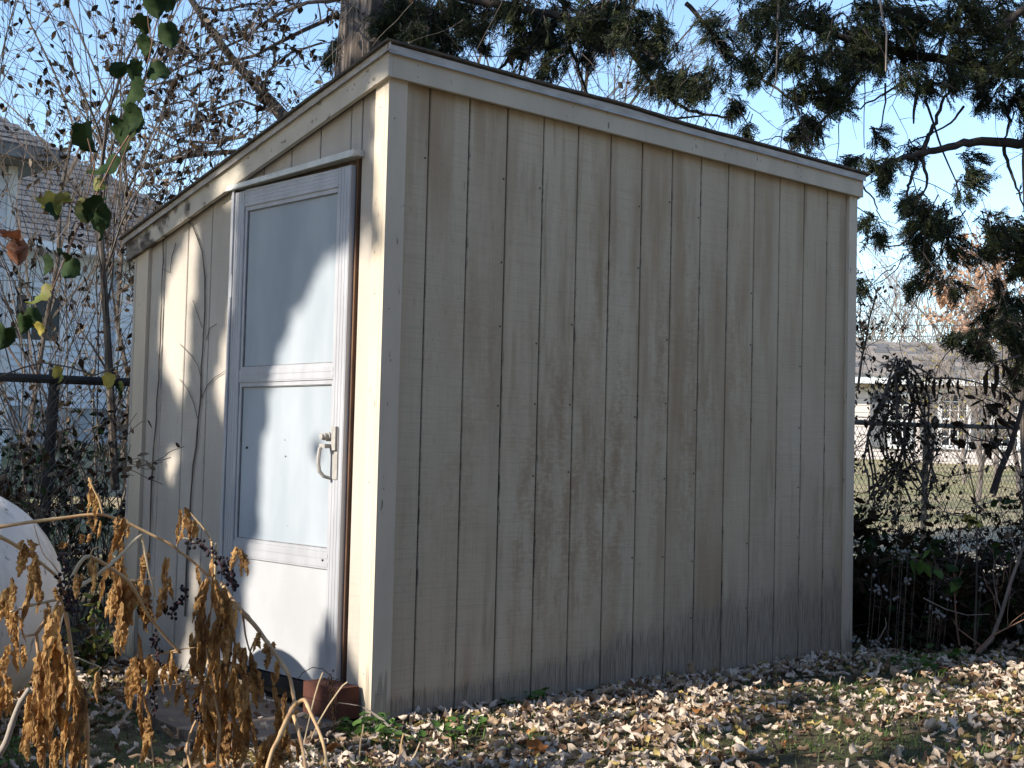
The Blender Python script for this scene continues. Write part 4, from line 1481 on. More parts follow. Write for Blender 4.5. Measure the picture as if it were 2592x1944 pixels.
rr = random.Random(55)
v = empty('hanging_vine', at(300, 600, 4.2), 'hanging vine of large dark green leaves at the upper left', 'vine')
DV = 4.2
mb = MB()
for pts, r0 in (([(520, -900), (500, -500), (485, -250), (470, -80), (430, -20), (400, 40), (385, 110), (370, 180), (350, 260), (335, 330), (300, 430), (285, 520), (268, 640), (250, 760)], .003), ([(385, 110), (375, 60), (372, 10)], .002), ([(335, 330), (290, 400), (240, 500), (205, 560), (170, 640), (130, 740)], .003),
                ([(240, 505), (180, 512), (110, 520)], .002), ([(222, 350), (240, 420), (225, 480), (205, 560)], .002), ([(420, 90), (405, 50)], .0015)):
    mb.tube([at(x, y, DV) for x, y in pts], [r0 * (1 - .05 * i) for i in range(len(pts))], 5)
part('stem', mb, M['bark_red'], v)
for (px, py, s, m_) in ((378, -30, 75, 0), (440, -5, 50, 0), (338, 45, 62, 0), (352, 95, 52, 0), (420, 60, 62, 0), (318, 168, 48, 0), (392, 158, 64, 0), (352, 155, 55, 0), (338, 195, 78, 0), (318, 268, 70, 0), (340, 275, 60, 0), (212, 312, 80, 0), (288, 318, 78, 0), (275, 300, 50, 0), (288, 392, 78, 0),
                        (108, 500, 66, 1), (135, 520, 50, 0), (178, 502, 48, 1), (218, 505, 62, 1), (240, 520, 70, 0), (262, 505, 72, 0), (240, 560, 52, 0), (250, 450, 40, 1),
                        (110, 650, 48, 0), (182, 655, 58, 0), (150, 640, 45, 0), (112, 722, 66, 1), (85, 780, 52, 0), (60, 800, 48, 0), (15, 830, 60, 0), (88, 820, 34, 2)):
    place_leaf('leaf', v, px, py, DV + rr.uniform(-.1, .1), s * 1.05, [M['vine_leaf'], M['vine_lit'], M['yellow_leaf']][m_], rr, .45)
v = empty('rusty_sprig', at(10, 600, 3.9), 'sprig of curled rust brown leaves at the left edge', 'leaves')
part('stem', MB().tube([at(-40, 560, 3.9), at(10, 600, 3.9), at(45, 622, 3.9)], .0025, 5), M['bark_red'], v)
for (px, py, s) in ((4, 598, 60), (46, 612, 62), (24, 625, 50)):
    place_leaf('leaf', v, px, py, 3.9, s, M['rust_leaf'], rr, .5, curl=1.0)
v = empty('fence_vine', at(200, 960, 6.0), 'thin vine with a few yellow green leaves along the fence rail', 'vine')
part('stem', MB().tube([at(x, y, 6.1) for x, y in ((-20, 960), (60, 930), (110, 918), (180, 930), (240, 950), (330, 915))], .004, 5), M['bark'], v)
for (px, py, s, m_) in ((262, 950, 46, 2), (292, 978, 34, 0), (142, 925, 34, 2), (300, 968, 30, 1), (150, 945, 26, 1)):
    place_leaf('leaf', v, px, py, 6.1, s, [M['vine_leaf'], M['vine_lit'], M['yellow_leaf']][m_], rr, .4)

# understory left, below the rail
brush(90, 6.9, 12, 1.3, 401, 'low dry brush with straw stems under the left fence rail', 0, 420, 'bark', (.03, .05), .006, (3, 5), [M['dead_dark'], M['vine_leaf']], 2, wob=.16)
brush(210, 6.5, 14, 1.2, 402, 'dense low brush between the tank and the shed', 0, 520, 'bark', (.03, .05), .005, (3, 5), [M['dead_dark'], M['vine_leaf']], 2, wob=.14)
brush(300, 6.7, 14, 1.3, 403, 'dark upright brush against the shed back corner', 0, 620, 'bark', (.03, .05), .005, (3, 5), [M['dead_dark'], M['vine_leaf']], 2, wob=.12)
brush(20, 6.2, 10, 1.1, 404, 'pinkish dry weeds behind the tank', 0, 300, 'bark', (.03, .05), .005, (3, 5), [M['dead_dark'], M['dead_leaf']], 2, wob=.18)
brush(200, 5.9, 8, .62, 405, 'low weeds with dull leaves right of the tank', 0, 260, 'bark', (.035, .06), .004, (3, 5), [M['dead_dark'], M['vine_leaf'], M['vine_lit']], 1, wob=.2)

# ------------------------------------------------------------------ undergrowth right of the shed
lab = ['dark leafy bush in the shed shadow at the back corner', 'dark bush below the fence rail post', 'leafy bush of blackened leaves along the fence', 'dark bush at the right edge under the cedar', 'low dark bush on the shaded ground strip', 'thin dark bush before the fence wire']
for i, (px, d, n, h, nl) in enumerate(((2215, 7.7, 16, .74, 1700), (2310, 8.0, 18, .55, 1900), (2410, 8.0, 18, .5, 1900), (2540, 7.9, 16, .6, 1800), (2350, 7.6, 18, .46, 1700), (2480, 7.6, 18, .46, 1700))):
    o = brush(px, d, n, h, 500 + i, lab[i], .0, nl, 'bark', (.04, .075), .006, (3, 5), [M['dead_dark'], M['dead_dark'], M['vine_leaf'], M['dead_dark']], 2, wob=.2, sp=.35)
    o['group'] = 'undergrowth right of the shed'


for i, (px, d, n, h, nl, lb) in enumerate(((2225, 8.1, 12, 1.15, 700, 'tall dark tangle at the shed edge before the fence'), (2575, 7.8, 14, 1.5, 900, 'dark twiggy tangle at the right frame edge'), (2470, 8.1, 10, .95, 420, 'thin dark twigs in front of the fence wire'), (2720, 7.9, 14, .9, 900, 'dark twiggy tangle beyond the right frame edge'), (2880, 7.8, 14, .8, 900, 'low dark tangle farther right along the fence'))):
    o = brush(px, d, n, h, 520 + i, lb, .0, nl, 'bark_dark', (.02, .045), .005, (3, 6), [M['dead_dark'], M['dead_dark'], M['dead_leaf']], 2, wob=.2, sp=.3)
    o['group'] = 'undergrowth right of the shed'


# vine mound over the fence, with leaves hanging in a row
def hang_leaf(ln, wd, rr, rows=8, cols=3, crk=.16):
    """crumpled dry leaf hanging along -Z, root at origin"""
    vs, fs = [], []
    tw, bend = rr.uniform(-2.2, 2.2), rr.uniform(-.25, .25)
    fold = rr.uniform(.8, 2.4)
    for i in range(rows):
        t = i / (rows - 1)
        w_ = wd * .5 * (.1 + math.sin(math.pi * min(.985, t ** .8 * .93 + .06)) ** .8) * rr.uniform(.7, 1.25)
        a = tw * t
        for j in range(cols + 1):
            u = j / cols * 2 - 1
            x = math.sin(u * fold) / fold * w_
            y = (1 - math.cos(u * fold)) / fold * w_ + rr.uniform(-crk, crk) * w_
            vs.append((x * math.cos(a) - y * math.sin(a) + bend * ln * t * t, x * math.sin(a) + y * math.cos(a), -t * ln + rr.uniform(-.03, .03) * ln))
    n = cols + 1
    for i in range(rows - 1):
        for j in range(cols):
            fs.append((i * n + j, i * n + j + 1, (i + 1) * n + j + 1, (i + 1) * n + j))
    return MB().add(vs, fs)


rr = random.Random(88)
v = empty('vine_mound', at(2290, 1200, 8.2), 'peaked mound of dead vine with blackened leaves over the fence', 'vine')
mb, tips = MB(), []
for k in range(16):
    pk = at(2285 + rr.gauss(0, 10), 920 + rr.gauss(0, 8), 8.2)
    bs = at(2285 + rr.uniform(-90, 75), 1260, 8.2 + rr.uniform(-.3, .3))
    Q = [bs.lerp(pk, t) + RH * .10 * math.sin(t * 3.1) * (1 if bs.x > pk.x else -1) + Vector((rr.gauss(0, .02), rr.gauss(0, .02), rr.gauss(0, .02))) for t in np.linspace(0, 1, 8)]
    mb.tube(Q, .006, 4)
    for i in range(8):
        if rr.random() < .8:
            grow(mb, Q[i], RH * rr.gauss(0, .6) + FH * rr.gauss(0, .5) + Vector((0, 0, rr.gauss(-.3, .4))), rr.uniform(.1, .24), .003, 1, rr, tips, .08, .7, 4, (2, 3), .2, .0016)
part('stems', mb, M['bark'], v)
rs = np.random.RandomState(5)
pk = np.array([tuple(tips[i][0]) for i in rs.randint(0, len(tips), 1150)]) + rs.normal(0, .03, (1150, 3))
link('dead_leaves', leaves_mesh('dead_leaves', LT, pk, (.016, .042), rs, [M['dead_dark'], M['dead_dark'], M['dead_leaf']], .9), v, 'stuff')
v = empty('drooping_vine', at(2420, 960, 8.0), 'arched bare vine with a row of black leaves hanging down', 'vine')
mb = MB().tube([at(*cr(*p), 8.0) for p in ((720, 760), (800, 800), (870, 853), (950, 850), (1040, 855), (1150, 875), (1230, 900), (1330, 950), (1420, 990))], [.006] * 5 + [.005] * 4, 5)
mb.tube([at(*cr(*p), 8.0) for p in ((1480, 690), (1380, 720), (1300, 740), (1250, 800))], .006, 5)
part('stem', mb, M['bark'], v)
for (X, Y, ln, wd) in ((770, 850, 130, 40), (820, 855, 110, 40), (870, 855, 150, 36), (920, 853, 140, 32), (985, 853, 130, 34), (1040, 858, 130, 32), (1155, 880, 95, 20), (1250, 790, 190, 60), (1290, 750, 180, 60), (1340, 730, 130, 60), (1380, 725, 110, 50), (1270, 880, 120, 50), (1350, 950, 80, 40), (1395, 965, 80, 40), (1450, 760, 90, 40)):
    d = 8.0
    me = hang_leaf(ln / 2.766 / FPX * d, wd * 1.25 / 2.766 / FPX * d, rr).mesh('leaf', M['dead_dark'], True)
    o = link('leaf', me, v, None, at(*cr(X, Y), d))
    o.rotation_euler = (rr.gauss(0, .08), rr.gauss(0, .08), rr.uniform(0, 6))

# slanting bare trunk + other saplings on the right
cq = lambda X, Y: (2050 + X / 2.0886, 1150 + Y / 2.0886)
def stick(pts, d, r0, mat, label, cat='sapling', name='sapling', twigs=0, leafm_=None, nl=0, lsz=(.04, .07), d1=None, seed=1, group=None):
    rr = random.Random(seed)
    n = len(pts)
    Q = [at(x, y, d + ((d1 or d) - d) * i / (n - 1)) for i, (x, y) in enumerate(pts)]
    o = empty(name, Q[0], label, cat, group)
    mb = MB().tube(Q, [r0 * (1 - .6 * i / n) for i in range(n)], 6)
    part('stem', mb, M[mat], o)
    tips = []
    if twigs:
        mb = MB()
        for k in range(twigs):
            i = rr.randint(n // 3, n - 2)
            grow(mb, Q[i].lerp(Q[i + 1], rr.random()), RH * rr.gauss(0, .7) + FH * rr.gauss(0, .5) + Vector((0, 0, .7)), rr.uniform(.12, .4), r0 * .35, 1, rr, tips, .0, .6, 5, (2, 3), .15, .0014)
        part('twigs', mb, M[mat], o)
    if nl:
        tips = tips or [(q, None) for q in Q[n // 2:]]
        rs = np.random.RandomState(seed)
        pk = np.array([tuple(tips[i][0]) for i in rs.randint(0, len(tips), nl)]) + rs.normal(0, .012, (nl, 3))
        link('foliage', leaves_mesh('foliage', LT, pk, lsz, rs, leafm_, .5), o)
    return o


GR = 'saplings right of the shed'
stick([cq(*p) for p in ((890, 1050), (960, 980), (1010, 850), (1060, 680), (1110, 540), (1150, 430), (1200, 250))], 7.1, .012, 'bark_light', 'slanting pale sapling leaning to the right edge', twigs=5, seed=2, group=GR, leafm_=M['vine_leaf'], nl=14, lsz=(.05, .08))
stick([cq(*p) for p in ((870, 1010), (880, 720), (882, 500), (885, 380), (878, 250), (845, 90))], 7.2, .006, 'bark', 'thin upright stem with yellow leaves before the dark undergrowth', twigs=3, seed=3, group=GR)
v = empty('yellow_sprig', at(*cq(860, 360), 7.1), 'sprig of three yellow leaves in the dark undergrowth', 'leaves')
part('stem', MB().tube([at(*cq(*p), 7.12) for p in ((883, 420), (860, 360), (800, 350))], .003, 4), M['bark'], v)
for X, Y, s in ((830, 320, 45), (870, 345, 60), (815, 345, 40), (890, 350, 45)):
    place_leaf('leaf', v, *cq(X, Y), 7.1, s / 2.09 * 1.2, M['yellow_leaf'], rr, .7)
stick([cq(*p) for p in ((790, 1010), (775, 900), (770, 830), (760, 620), (790, 500), (795, 390))], 7.0, .005, 'bark_red', 'reddish young shoot with a green tuft low on the right', twigs=4, seed=4, group=GR, leafm_=[M['vine_leaf'], M['green_weed']], nl=22, lsz=(.05, .09))
stick([cq(*p) for p in ((880, 1050), (900, 1010), (780, 920), (760, 880))], 6.9, .006, 'bark_red', 'short reddish bent twig on the leaf litter at right', 'twig', 'twig', seed=5)
stick([cq(*p) for p in ((880, 1050), (960, 960), (1040, 920), (1140, 870))], 6.8, .006, 'bark_red', 'reddish twig rising to the right edge', 'twig', 'twig', twigs=3, seed=6)
stick([cq(*p) for p in ((345, 1010), (375, 960), (405, 905), (398, 862))], 6.9, .004, 'bark_light', 'thin pale curved twig beside the right shed corner', 'twig', 'twig', seed=7)
stick([cr(*p) for p in ((1280, 1659), (1330, 1500), (1400, 1340), (1450, 1180), (1499, 1000))], 7.9, .022, 'bark_dark', 'dark leaning trunk at the right edge against the fence', 'sapling', 'sapling', twigs=7, seed=8, group=GR, leafm_=M['dead_dark'], nl=40, lsz=(.06, .1))
stick([cr(*p) for p in ((335, 940), (345, 850), (365, 700), (390, 600), (415, 440), (450, 320), (475, 210))], 9.5, .010, 'bark', 'slim dark sapling rising past the distant roof by the shed edge', 'sapling', 'sapling', twigs=26, seed=9, group=GR, leafm_=[M['dead_dark'], M['dead_leaf']], nl=160, lsz=(.025, .045))
stick([cq(*p) for p in ((700, 300), (800, 330), (900, 270), (1000, 240), (1080, 260), (1110, 330))], 7.3, .004, 'bark_light', 'thin arched stem across the dark undergrowth at right', 'twig', 'twig', seed=10)
stick([cq(*p) for p in ((600, 760), (720, 820), (830, 850), (950, 845))], 7.0, .003, 'bark_light', 'thin straight fallen stem across the dark bush', 'twig', 'twig', seed=11)
stick([cr(*p) for p in ((520, 1490), (760, 1490), (960, 1540), (1200, 1500), (1499, 1340))], 8.0, .004, 'bark', 'bare bramble arching across the fence wire', 'twig', 'twig', twigs=5, seed=12)
# seed-head weed
v = empty('seed_weed', at(*cq(700, 900), 6.9), 'dry weed with white fluffy seed heads in the shade', 'weed')
mbs, mbf = MB(), MB()
rr = random.Random(4)
for (X, Y) in ((440, 520), (480, 500), (520, 510), (490, 545), (560, 540), (650, 520), (665, 530), (510, 665), (345, 725), (380, 720), (640, 815), (670, 825), (700, 850), (690, 845), (430, 765), (330, 625), (905, 715), (730, 770), (260, 985), (320, 985), (350, 1020), (395, 995)):
    p = at(*cq(X, Y), 7.0)
    mbs.tube([Vector((p.x + .05, p.y + .06, ground_z(p.x, p.y))), p], .0018, 3)
    for k in range(5):
        q = p + Vector((rr.gauss(0, .014), rr.gauss(0, .014), rr.gauss(0, .012)))
        s = rr.uniform(.006, .012)
        mbf.add([q + Vector(d) * s for d in ((1, 0, 0), (-1, 0, 0), (0, 1, 0), (0, -1, 0), (0, 0, 1), (0, 0, -1))], [(0, 2, 4), (2, 1, 4), (1, 3, 4), (3, 0, 4), (2, 0, 5), (1, 2, 5), (3, 1, 5), (0, 3, 5)])
part('stems', mbs, M['bark'], v, kind='stuff')
part('seed_heads', mbf, M['fluff'], v, kind='stuff')


# ------------------------------------------------------------------ dried pokeweed in the left foreground
b2 = lambda X, Y: (X / 2.23, 1200 + Y / 2.23)
b3 = lambda X, Y: (400 + X / 2.576, 1300 + Y / 2.576)


def smooth(Q, m_=4):
    S = []
    for i in range(len(Q) - 1):
        for j in range(m_):
            t = j / m_
            p0, p1, p2, p3 = Q[max(0, i - 1)], Q[i], Q[i + 1], Q[min(len(Q) - 1, i + 2)]
            S.append(.5 * ((2 * p1) + (p2 - p0) * t + (2 * p0 - 5 * p1 + 4 * p2 - p3) * t * t + (3 * p1 - p0 - 3 * p2 + p3) * t ** 3))
    S.append(Q[-1])
    return S


def pokeweed(label, base, stems, leaves, berries, seed):
    rr = random.Random(seed)
    thin = {1: .68, 2: .6, 3: .72}[seed]
    o = empty('dried_pokeweed', base, label, 'plant', 'dried pokeweed plants')
    for pts, r0, mat, d0, d1 in stems:
        Q = [at(x, y, d0 + (d1 - d0) * i / (len(pts) - 1)) for i, (x, y) in enumerate(pts)]
        S = smooth(Q)
        R_ = []
        for i in range(len(S)):
            k = r0 * (1 - .35 * i / len(S))
            if i % 9 == 4: k *= 1.22
            R_.append(k * thin)
        part('stem', MB().tube(S, R_, 8), M[mat], o, True)
    leaves = leaves + [(x + rr.gauss(0, 9), y + rr.gauss(0, 16), ln * rr.uniform(.55, 1.05), wd * rr.uniform(.6, 1.1), d + rr.uniform(-.08, .12)) for (x, y, ln, wd, d) in leaves if rr.random() < .8]
    for (x, y, ln, wd, d) in leaves:
        me = hang_leaf(ln / FPX * d, wd / FPX * d * rr.uniform(1.1, 1.7), rr, 15, 5, .3).mesh('leaf', M['poke_leaf'], False)
        q = link('leaf', me, o, None, at(x, y, d))
        q.rotation_euler = (rr.gauss(0, .12), rr.gauss(0, .12), rr.uniform(0, 6.28))
    for pts, d in berries:
        Q = [at(x, y, d) for x, y in pts]
        S = smooth(Q, 5)
        cl = part('berry_cluster', MB().tube(S, .0017, 5), M['berry_stalk'], o)
        mb = MB()
        for i, p in enumerate(S):
            for k in range(1 + i % 2):
                a = rr.uniform(0, 6.28)
                c = p + (RH * math.cos(a) + Vector((0, 0, math.sin(a)))) * rr.uniform(.006, .014) - FH * rr.uniform(-.008, .008)
                rad = rr.uniform(.0042, .0056)
                mb.tube([p, c], .0006, 3, 1)
                prof = [(-.95, .3), (-.6, .8), (0, 1), (.6, .8), (.95, .3)]
                mb.tube([c + Vector((0, 0, z * rad)) for z, _ in prof], [q_ * rad for _, q_ in prof], 7)
        part('berry', mb, [M['berry'], M['berry_stalk']], cl, True, 'stuff')
    return o


def rl(pts, d, ln, wd, n, seed, jx=10, jy=14):
    """leaves hung along a pixel polyline"""
    rr = random.Random(seed)
    out = []
    for k in range(n):
        t = rr.random() * (len(pts) - 1)
        i = min(int(t), len(pts) - 2)
        x = pts[i][0] + (pts[i + 1][0] - pts[i][0]) * (t - i) + rr.gauss(0, jx)
        y = pts[i][1] + (pts[i + 1][1] - pts[i][1]) * (t - i) + rr.gauss(0, jy)
        out.append((x, y, ln * rr.uniform(.6, 1.35), wd * rr.uniform(.6, 1.4), d + rr.uniform(-.12, .12)))
    return out


stA = [
    ([b2(*p) for p in ((490, 1720), (490, 1420), (470, 1300), (430, 1180), (405, 1020), (390, 900), (365, 760), (340, 690))], .0105, 'poke_stem', 3.55, 3.55),
    ([b2(*p) for p in ((240, 1720), (250, 1500), (250, 1300), (235, 1150), (215, 1000), (205, 900))], .010, 'poke_stem', 3.5, 3.5),
    ([b2(*p) for p in ((205, 900), (250, 840), (295, 785), (330, 720))], .008, 'poke_stem', 3.5, 3.55),
    ([b2(*p) for p in ((-60, 330), (0, 355), (60, 385), (120, 425), (230, 500), (335, 590))], .0085, 'poke_stem', 3.4, 3.5),
    ([b2(*p) for p in ((335, 590), (345, 650), (340, 705))], .008, 'poke_stem', 3.5, 3.55),
    ([b2(*p) for p in ((340, 705), (180, 740), (60, 778))], .006, 'poke_stem_pale', 3.55, 3.4),
    ([b2(*p) for p in ((375, 660), (400, 600), (440, 520), (475, 475), (505, 463))], .0095, 'poke_stem_pale', 3.55, 3.6),
    ([b2(*p) for p in ((505, 463), (560, 490), (620, 530), (720, 600), (780, 690), (830, 785), (880, 850), (940, 925), (1020, 1010))], .008, 'poke_stem', 3.6, 3.8),
    ([b2(*p) for p in ((395, 672), (460, 625), (520, 590), (630, 505), (700, 440), (750, 385), (800, 343))], .0085, 'poke_stem_pale', 3.55, 3.75),
    ([b2(*p) for p in ((800, 343), (815, 420), (840, 550), (862, 630), (876, 695))], .006, 'poke_stem_pale', 3.75, 3.75),
    ([b2(*p) for p in ((505, 465), (525, 425), (560, 412), (590, 440))], .0025, 'poke_stem', 3.6, 3.6),
    ([b2(*p) for p in ((430, 1720), (420, 1500), (418, 1350), (400, 1200), (385, 1040), (382, 960))], .006, 'poke_stem', 3.45, 3.5),
    ([b2(*p) for p in ((385, 1035), (430, 1035), (500, 1065), (565, 1092), (540, 1130), (520, 1180))], .0028, 'poke_stem_pale', 3.5, 3.5),
    ([b2(*p) for p in ((200, 905), (160, 912), (130, 920))], .005, 'poke_stem', 3.5, 3.45),
    ([b2(*p) for p in ((45, 805), (80, 860), (100, 830), (105, 790))], .004, 'poke_stem_pale', 3.45, 3.45),
    ([b2(*p) for p in ((335, 560), (290, 500), (240, 440), (190, 280))], .0025, 'poke_stem', 3.5, 3.5),
]
lvA = [(*b2(X, Y), ln / 2.23, wd * .85 / 2.23, 3.45) for X, Y, ln, wd in (
    (140, 420, 160, 70), (200, 470, 260, 60), (190, 500, 330, 70), (60, 590, 200, 70), (50, 640, 240, 60), (30, 720, 200, 50), (100, 760, 220, 60), (140, 390, 60, 40), (95, 900, 220, 60), (60, 960, 160, 60), (120, 960, 140, 40),
    (215, 490, 150, 40), (20, 1130, 250, 60), (10, 1200, 220, 60), (230, 1000, 320, 70), (260, 1000, 400, 60), (300, 790, 330, 90), (330, 800, 400, 80), (280, 1060, 500, 90), (320, 900, 500, 80), (360, 1020, 460, 80), (200, 1080, 420, 80), (190, 1160, 340, 80),
    (300, 1180, 360, 70), (240, 1260, 300, 60), (390, 1060, 430, 60), (420, 1140, 480, 70), (450, 1240, 300, 60), (160, 1250, 250, 60), (350, 1330, 380, 70), (400, 1400, 330, 60), (550, 1120, 170, 40), (470, 1280, 230, 60), (310, 640, 90, 50), (240, 660, 80, 40), (430, 560, 140, 50), (530, 490, 190, 50), (460, 560, 130, 40),
    (330, 1480, 220, 60), (280, 1490, 190, 60), (220, 1480, 200, 60), (440, 1500, 200, 60), (490, 1500, 190, 50), (250, 760, 120, 40))]
brA = [([b2(*p) for p in ((335, 580), (355, 640), (380, 690), (390, 740), (400, 790))], 3.5), ([b2(*p) for p in ((400, 600), (385, 650), (410, 700), (420, 760))], 3.55), ([b2(*p) for p in ((350, 440), (360, 500), (375, 540))], 3.6)]
pokeweed('leftmost dried pokeweed with brown hanging leaves before the grey tank', at(*b2(430, 1800), 3.5), stA, lvA, brA, 1)
stB = [
    ([b2(*p) for p in ((-60, 305), (0, 298), (160, 272), (270, 258), (380, 245), (480, 232), (580, 230), (650, 250), (720, 275), (830, 330), (960, 395), (1010, 435), (1060, 470), (1110, 512))] + [b3(325, 405)], .0085, 'poke_stem', 3.7, 3.9),
    ([b2(*p) for p in ((580, 228), (560, 150), (530, 90), (500, 20))], .005, 'poke_stem', 3.75, 3.75),
    ([b3(*p) for p in ((330, 410), (345, 340), (355, 270), (350, 180))], .008, 'poke_stem', 3.9, 3.9),
    ([b3(*p) for p in ((350, 180), (300, 100), (250, 40), (210, -5))], .0045, 'poke_stem', 3.9, 3.9),
    ([b3(*p) for p in ((290, 640), (300, 560), (310, 450), (325, 400))], .0075, 'poke_stem', 3.9, 3.9),
    ([b3(*p) for p in ((120, 210), (140, 170), (180, 160), (215, 175), (250, 200))], .0025, 'poke_stem_pale', 3.9, 3.9),
    ([b3(*p) for p in ((380, 190), (375, 320), (368, 470), (345, 620), (335, 740))], .0065, 'poke_stem_pale', 3.88, 3.88),
    ([b2(*p) for p in ((1010, 1005), (940, 1010), (880, 1020), (830, 1030))], .0035, 'poke_stem', 3.8, 3.8), ([b3(-5, 915), b3(120, 890), b3(250, 872)], .0035, 'poke_stem', 3.8, 3.8),
    ([b3(*p) for p in ((230, 1720), (190, 1550), (200, 1470), (225, 1400), (248, 1350))], .007, 'poke_stem', 3.75, 3.8),
    ([b3(*p) for p in ((380, 1720), (400, 1400), (380, 1250), (340, 1050), (320, 920), (300, 760), (290, 640))], .008, 'poke_stem', 3.8, 3.88),
    ([b2(*p) for p in ((800, 1440), (800, 1300), (790, 1200), (800, 1060))], .006, 'poke_stem', 3.8, 3.8),
    ([b2(*p) for p in ((870, 1660), (850, 1500), (830, 1380))], .004, 'poke_stem_pale', 3.8, 3.8),
    ([b2(*p) for p in ((730, 600), (860, 590), (885, 580))], .002, 'poke_stem', 3.75, 3.75),
]
lvB = [(*b2(X, Y), ln / 2.23, wd * .85 / 2.23, 3.78) for X, Y, ln, wd in (
    (500, 20, 230, 60), (545, 110, 130, 40), (530, 230, 110, 40), (520, 270, 70, 50), (450, 340, 60, 60), (350, 380, 50, 60), (690, 245, 200, 70), (680, 260, 170, 50), (650, 400, 330, 70), (690, 420, 260, 60), (680, 570, 380, 90), (730, 600, 260, 80), (660, 640, 300, 70), (790, 470, 160, 60), (800, 590, 300, 90),
    (830, 620, 260, 80), (960, 470, 180, 40), (900, 640, 180, 60), (950, 590, 160, 40), (700, 760, 250, 70), (780, 900, 220, 40), (660, 900, 140, 30), (760, 1050, 230, 90), (850, 1020, 220, 90), (800, 1060, 260, 80), (740, 1110, 220, 70), (890, 1050, 150, 60), (960, 1000, 220, 50), (790, 1250, 330, 50), (820, 1380, 260, 60), (700, 620, 220, 60),
    (1040, 190, 190, 50), (1090, 260, 110, 40))]
lvB += [(*b3(X, Y), ln / 2.576, wd * .8 / 2.576, 3.86) for X, Y, ln, wd in (
    (150, 0, 180, 50), (235, 50, 110, 50), (260, 330, 180, 60), (345, 280, 330, 60), (325, 420, 330, 80), (370, 430, 300, 60), (300, 560, 420, 90), (350, 640, 420, 90), (240, 700, 260, 60), (270, 680, 360, 80), (430, 480, 240, 80), (440, 560, 300, 90), (470, 620, 360, 80), (410, 700, 380, 80), (380, 800, 400, 90), (300, 880, 260, 110),
    (230, 900, 220, 90), (250, 820, 260, 80), (480, 760, 380, 60), (510, 860, 340, 50), (430, 950, 460, 80), (350, 1010, 440, 80), (290, 1080, 300, 70), (500, 1020, 400, 80), (440, 1200, 420, 80), (380, 1240, 380, 80), (300, 1250, 380, 80), (540, 1180, 330, 70), (580, 1040, 330, 80), (600, 1120, 420, 80), (560, 1300, 330, 70), (470, 1360, 290, 80),
    (270, 1380, 260, 70), (330, 1430, 230, 70), (420, 1440, 230, 80), (520, 1420, 240, 80), (600, 1440, 230, 60), (170, 1080, 150, 60), (200, 1180, 150, 60), (90, 920, 180, 60), (60, 980, 200, 50))]
brB = [([b3(*p) for p in ((150, 490), (180, 520), (150, 570), (100, 610), (90, 680))], 3.85), ([b3(*p) for p in ((210, 200), (260, 190), (300, 210), (340, 260))], 3.85), ([b3(*p) for p in ((390, 280), (410, 340), (440, 400), (490, 470))], 3.84), ([b3(*p) for p in ((440, 330), (470, 420), (490, 500))], 3.84),
       ([b3(*p) for p in ((250, 1230), (255, 1290), (270, 1340))], 3.75), ([b2(*p) for p in ((890, 900), (870, 950), (880, 990), (900, 1060))], 3.78), ([b2(*p) for p in ((860, 1180), (870, 1260), (880, 1340))], 3.78)]
pokeweed('middle dried pokeweed with an arching straw stem and black berries', at(*b3(350, 1800), 3.85), stB, lvB, brB, 2)
stC = [
    ([b3(*p) for p in ((415, 450), (450, 510), (490, 570), (560, 650), (640, 740), (690, 810), (740, 880), (790, 950), (830, 1010), (860, 1070), (880, 1170), (893, 1240))], .0105, 'poke_stem', 4.0, 3.75),
    ([b3(*p) for p in ((893, 1240), (870, 1290), (840, 1345), (810, 1410), (780, 1480), (740, 1560), (700, 1720))], .0105, 'poke_stem', 3.75, 3.6),
    ([b3(*p) for p in ((870, 1270), (910, 1235), (950, 1215), (970, 1240), (1000, 1310), (1050, 1420), (1085, 1530), (1115, 1720))], .0085, 'poke_stem', 3.75, 3.55),
    ([b3(*p) for p in ((885, 1320), (910, 1400), (935, 1500), (955, 1600), (965, 1720))], .008, 'poke_stem', 3.75, 3.6),
    ([b3(*p) for p in ((530, 580), (555, 680), (570, 790), (590, 870), (600, 900))], .0045, 'poke_stem', 3.95, 3.9),
    ([b3(*p) for p in ((600, 900), (620, 850), (650, 780))], .004, 'poke_stem', 3.9, 3.9),
    ([b3(*p) for p in ((460, 380), (500, 330), (530, 270))], .0035, 'poke_stem', 3.95, 3.95),
]
lvC = [(*b3(X, Y), ln / 2.576, wd / 2.576, 3.82) for X, Y, ln, wd in (
    (535, 230, 180, 60), (550, 280, 130, 40), (640, 780, 130, 40), (660, 790, 90, 40), (700, 860, 60, 40), (735, 870, 120, 30), (720, 940, 80, 40), (770, 1000, 110, 40), (740, 1030, 190, 40), (690, 1080, 150, 30), (795, 1200, 190, 40), (780, 1260, 200, 50), (600, 900, 260, 60), (620, 960, 300, 60), (570, 900, 240, 60),
    (830, 1330, 220, 60), (800, 1400, 240, 70), (850, 1440, 190, 60), (760, 1440, 230, 70), (710, 1480, 190, 80), (900, 1480, 130, 40), (470, 560, 150, 60), (500, 580, 170, 50), (690, 1560, 140, 60), (780, 1560, 140, 60))]
brC = [([b3(*p) for p in ((430, 300), (450, 350), (480, 400), (500, 460))], 3.95)]
pokeweed('right dried pokeweed with a thick reddish stem leaning across the door', at(*b3(950, 1800), 3.6), stC, lvC, brC, 3)
# old grey stalk far left
Q = [at(*b2(*p), 3.3) for p in ((-40, 1600), (0, 1570), (35, 1510), (65, 1420), (85, 1360), (115, 1290), (165, 1212))]
tag(part('grey_stalk', MB().tube(smooth(Q), [.0085 * (1 - .3 * i / 24) * (1.15 if i % 8 == 4 else 1) for i in range(25)], 8), M['old_stem'], None, True), 'thick grey old stalk curving up at the lower left', 'stalk')

